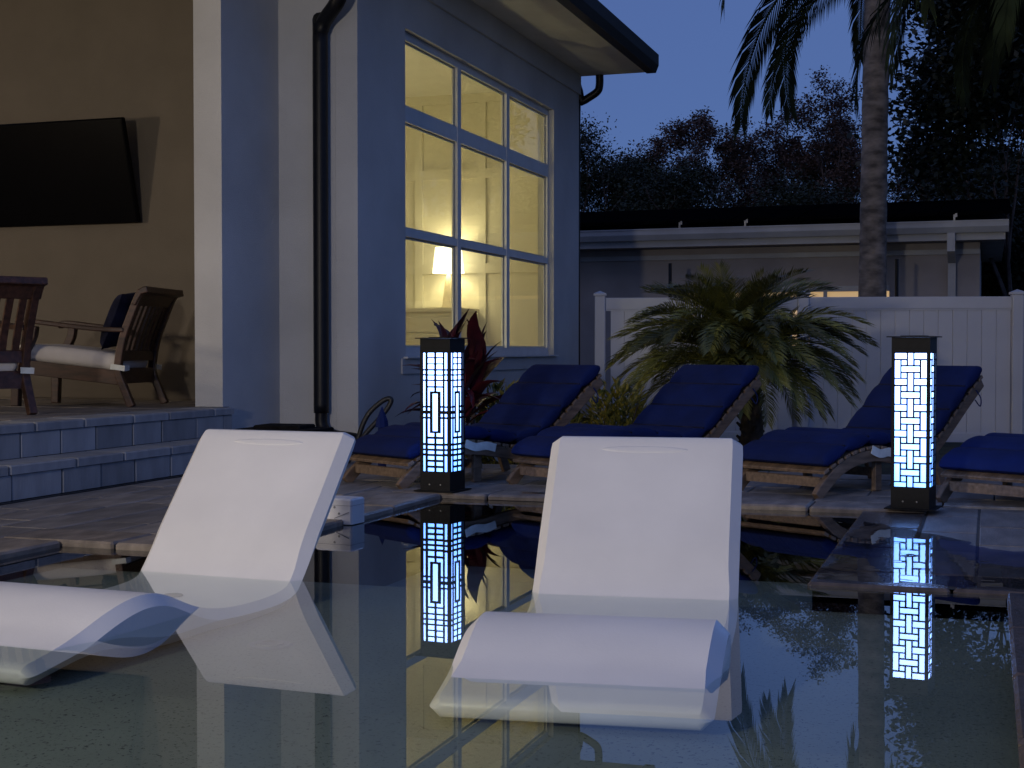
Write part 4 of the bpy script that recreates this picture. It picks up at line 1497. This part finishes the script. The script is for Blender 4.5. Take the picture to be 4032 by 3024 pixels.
shrub(U(-4.3, 14.2, GZ), 0.30, 0.72, 'yellow-green shrub behind the leftmost teak lounger back', 3, 1200)

# trees beyond the neighbouring house
def branch_tree(name, label, loc, H, Rr, mleaf, seed, leaves=2600, leaf=0.13, trunk_r=0.16, base=0.35, group='trees beyond the neighbouring house', flat=0.6, wood='bark', cl=0.6):
    t_ = thing(name, label, 'tree', loc, 0, group)
    rr = random.Random(seed)
    wb, lb = B(), B()
    tips = []
    def grow(p, d, L, r, lev):
        q = [p]
        dd = d
        n = 3
        for i in range(n):
            dd = (dd + Vector((rr.uniform(-0.22, 0.22), rr.uniform(-0.22, 0.22), rr.uniform(-0.06, 0.14)))).normalized()
            q.append(q[-1] + dd * L / n)
        wb.tube([tuple(x) for x in q], [r * (1 - 0.45 * i / n) for i in range(n + 1)], 5 if lev < 2 else 3, caps=False)
        if lev >= 5:
            tips.append(q[-1])
            tips.append(q[-2])
            return
        if lev >= 2:
            tips.append(q[-1])
        k = 3 if lev < 2 else 2
        if lev == 0:
            k = 5
        a0 = rr.uniform(0, 6.28)
        for i in range(k):
            a = a0 + 6.28 * i / k + rr.uniform(-0.5, 0.5)
            sp_ = rr.uniform(0.55, 1.0) * (1.0 if lev else 0.85)
            nd = (dd * 0.9 + Vector((math.cos(a) * sp_, math.sin(a) * sp_, rr.uniform(-0.05, 0.35)))).normalized()
            grow(q[-1] if i < k - 1 or lev else q[-2], nd, L * rr.uniform(0.6, 0.82), r * 0.55, lev + 1)
    grow(Vector((0, 0, 0)), Vector((rr.uniform(-0.1, 0.1), rr.uniform(-0.1, 0.1), 1)), H * base, trunk_r, 0)
    mz = max(t.z for t in tips)
    mr = max(math.hypot(t.x, t.y) for t in tips)
    kz, kr = H / mz, Rr / mr
    wb.v = [(x * kr, y * kr, z * kz) for x, y, z in wb.v]
    tips = [Vector((t.x * kr, t.y * kr, t.z * kz)) for t in tips]
    clump = tips[:]
    rr.shuffle(clump)
    for i in range(leaves):
        c_ = clump[int(rr.random() ** 1.5 * len(clump))]
        p = c_ + Vector((rr.gauss(0, cl), rr.gauss(0, cl), rr.gauss(0, cl * flat)))
        d = Vector((rr.uniform(-1, 1), rr.uniform(-1, 1), rr.uniform(-0.7, 0.7))).normalized()
        e = d.cross(Vector((rr.uniform(-1, 1), rr.uniform(-1, 1), 1))).normalized()
        s_ = leaf * rr.uniform(0.5, 1.2)
        lb.add([tuple(p), tuple(p + d * s_ * 0.5 + e * s_ * 0.3), tuple(p + d * s_), tuple(p + d * s_ * 0.5 - e * s_ * 0.3)], [(0, 1, 2, 3)])
    part('trunk', wb, wood, t_)
    part('crown', lb, mleaf, t_)
    return t_
def px(xd, d):
    xc = (xd - 1106) / 3070 * d
    return xc * 0.9483 - 0.3173 * d, xc * 0.3173 + 0.9483 * d
far = [(1235, 50, 7.6, 2.4, 'leaf_green', 'dark green tree just right of the house eave'),
       (1330, 52, 6.6, 2.3, 'leaf_green', 'low dark bushy tree right of the house corner'),
       (1430, 54, 7.5, 2.4, 'leaf_brown', 'thin-leaved tree with a ragged top left of the hanging frond'),
       (1540, 52, 8.3, 2.4, 'leaf_brown', 'broad brownish tree below the hanging frond'),
       (1640, 55, 8.6, 2.1, 'leaf_brown', 'brownish open tree right of the hanging frond'),
       (1735, 52, 9.5, 2.5, 'leaf_brown', 'tallest brownish tree in the middle of the far row'),
       (1830, 54, 8.8, 2.2, 'leaf_brown', 'brownish tree partly hidden by the tall palm trunk'),
       (1975, 56, 7.9, 2.4, 'leaf_brown', 'open spreading tree right of the tall palm trunk'),
       (1460, 46, 5.9, 2.2, 'leaf_green', 'low dark thicket tree behind the solar panels, left'),
       (1700, 46, 5.7, 2.4, 'leaf_green', 'low dark thicket tree behind the solar panels, middle'),
       (2090, 50, 7.2, 2.2, 'leaf_green', 'dark tree at the foot of the right-hand oak'),
       (2190, 38, 5.2, 2.4, 'leaf_green', 'dark bushy tree past the right end of the grey house')]
hedge = [(2160, 31, 3.6, 1.3, 'leaf_green', 'dark leafy bush against the right end of the grey house'),
         (2235, 29, 4.4, 1.4, 'leaf_green', 'dark leafy bush behind the fence at the right picture edge')]
for i, (xd, d, hh, rr_, ml, lb) in enumerate(far):
    X_, Y_ = px(xd, d)
    branch_tree('broadleaf_tree', lb, U(X_, Y_, GZ), (hh * 1.17 + 0.33) * S, rr_ * 1.1 * S, ml, 100 + i, leaves=20000 if ml == 'leaf_brown' else 20000, leaf=0.105, trunk_r=0.22, cl=0.15 if ml == 'leaf_brown' else 0.32, base=0.36 if ml == 'leaf_brown' else 0.22)
for i, (xd, d, hh, rr_, ml, lb) in enumerate(hedge):
    X_, Y_ = px(xd, d)
    branch_tree('leafy_bush', lb, U(X_, Y_, GZ), (hh + 0.33) * S, rr_ * S, ml, 200 + i, leaves=14000, leaf=0.11, trunk_r=0.05, cl=0.26, base=0.10, group='bushes behind the fence')
X_, Y_ = px(2190, 27)
branch_tree('oak_tree', 'big dark oak filling the upper right corner', U(X_, Y_, GZ), 9.6 * S, 2.0 * S, 'leaf_oak', 77, leaves=46000, leaf=0.14, trunk_r=0.2, group='trees at the right edge', cl=0.36, base=0.4)
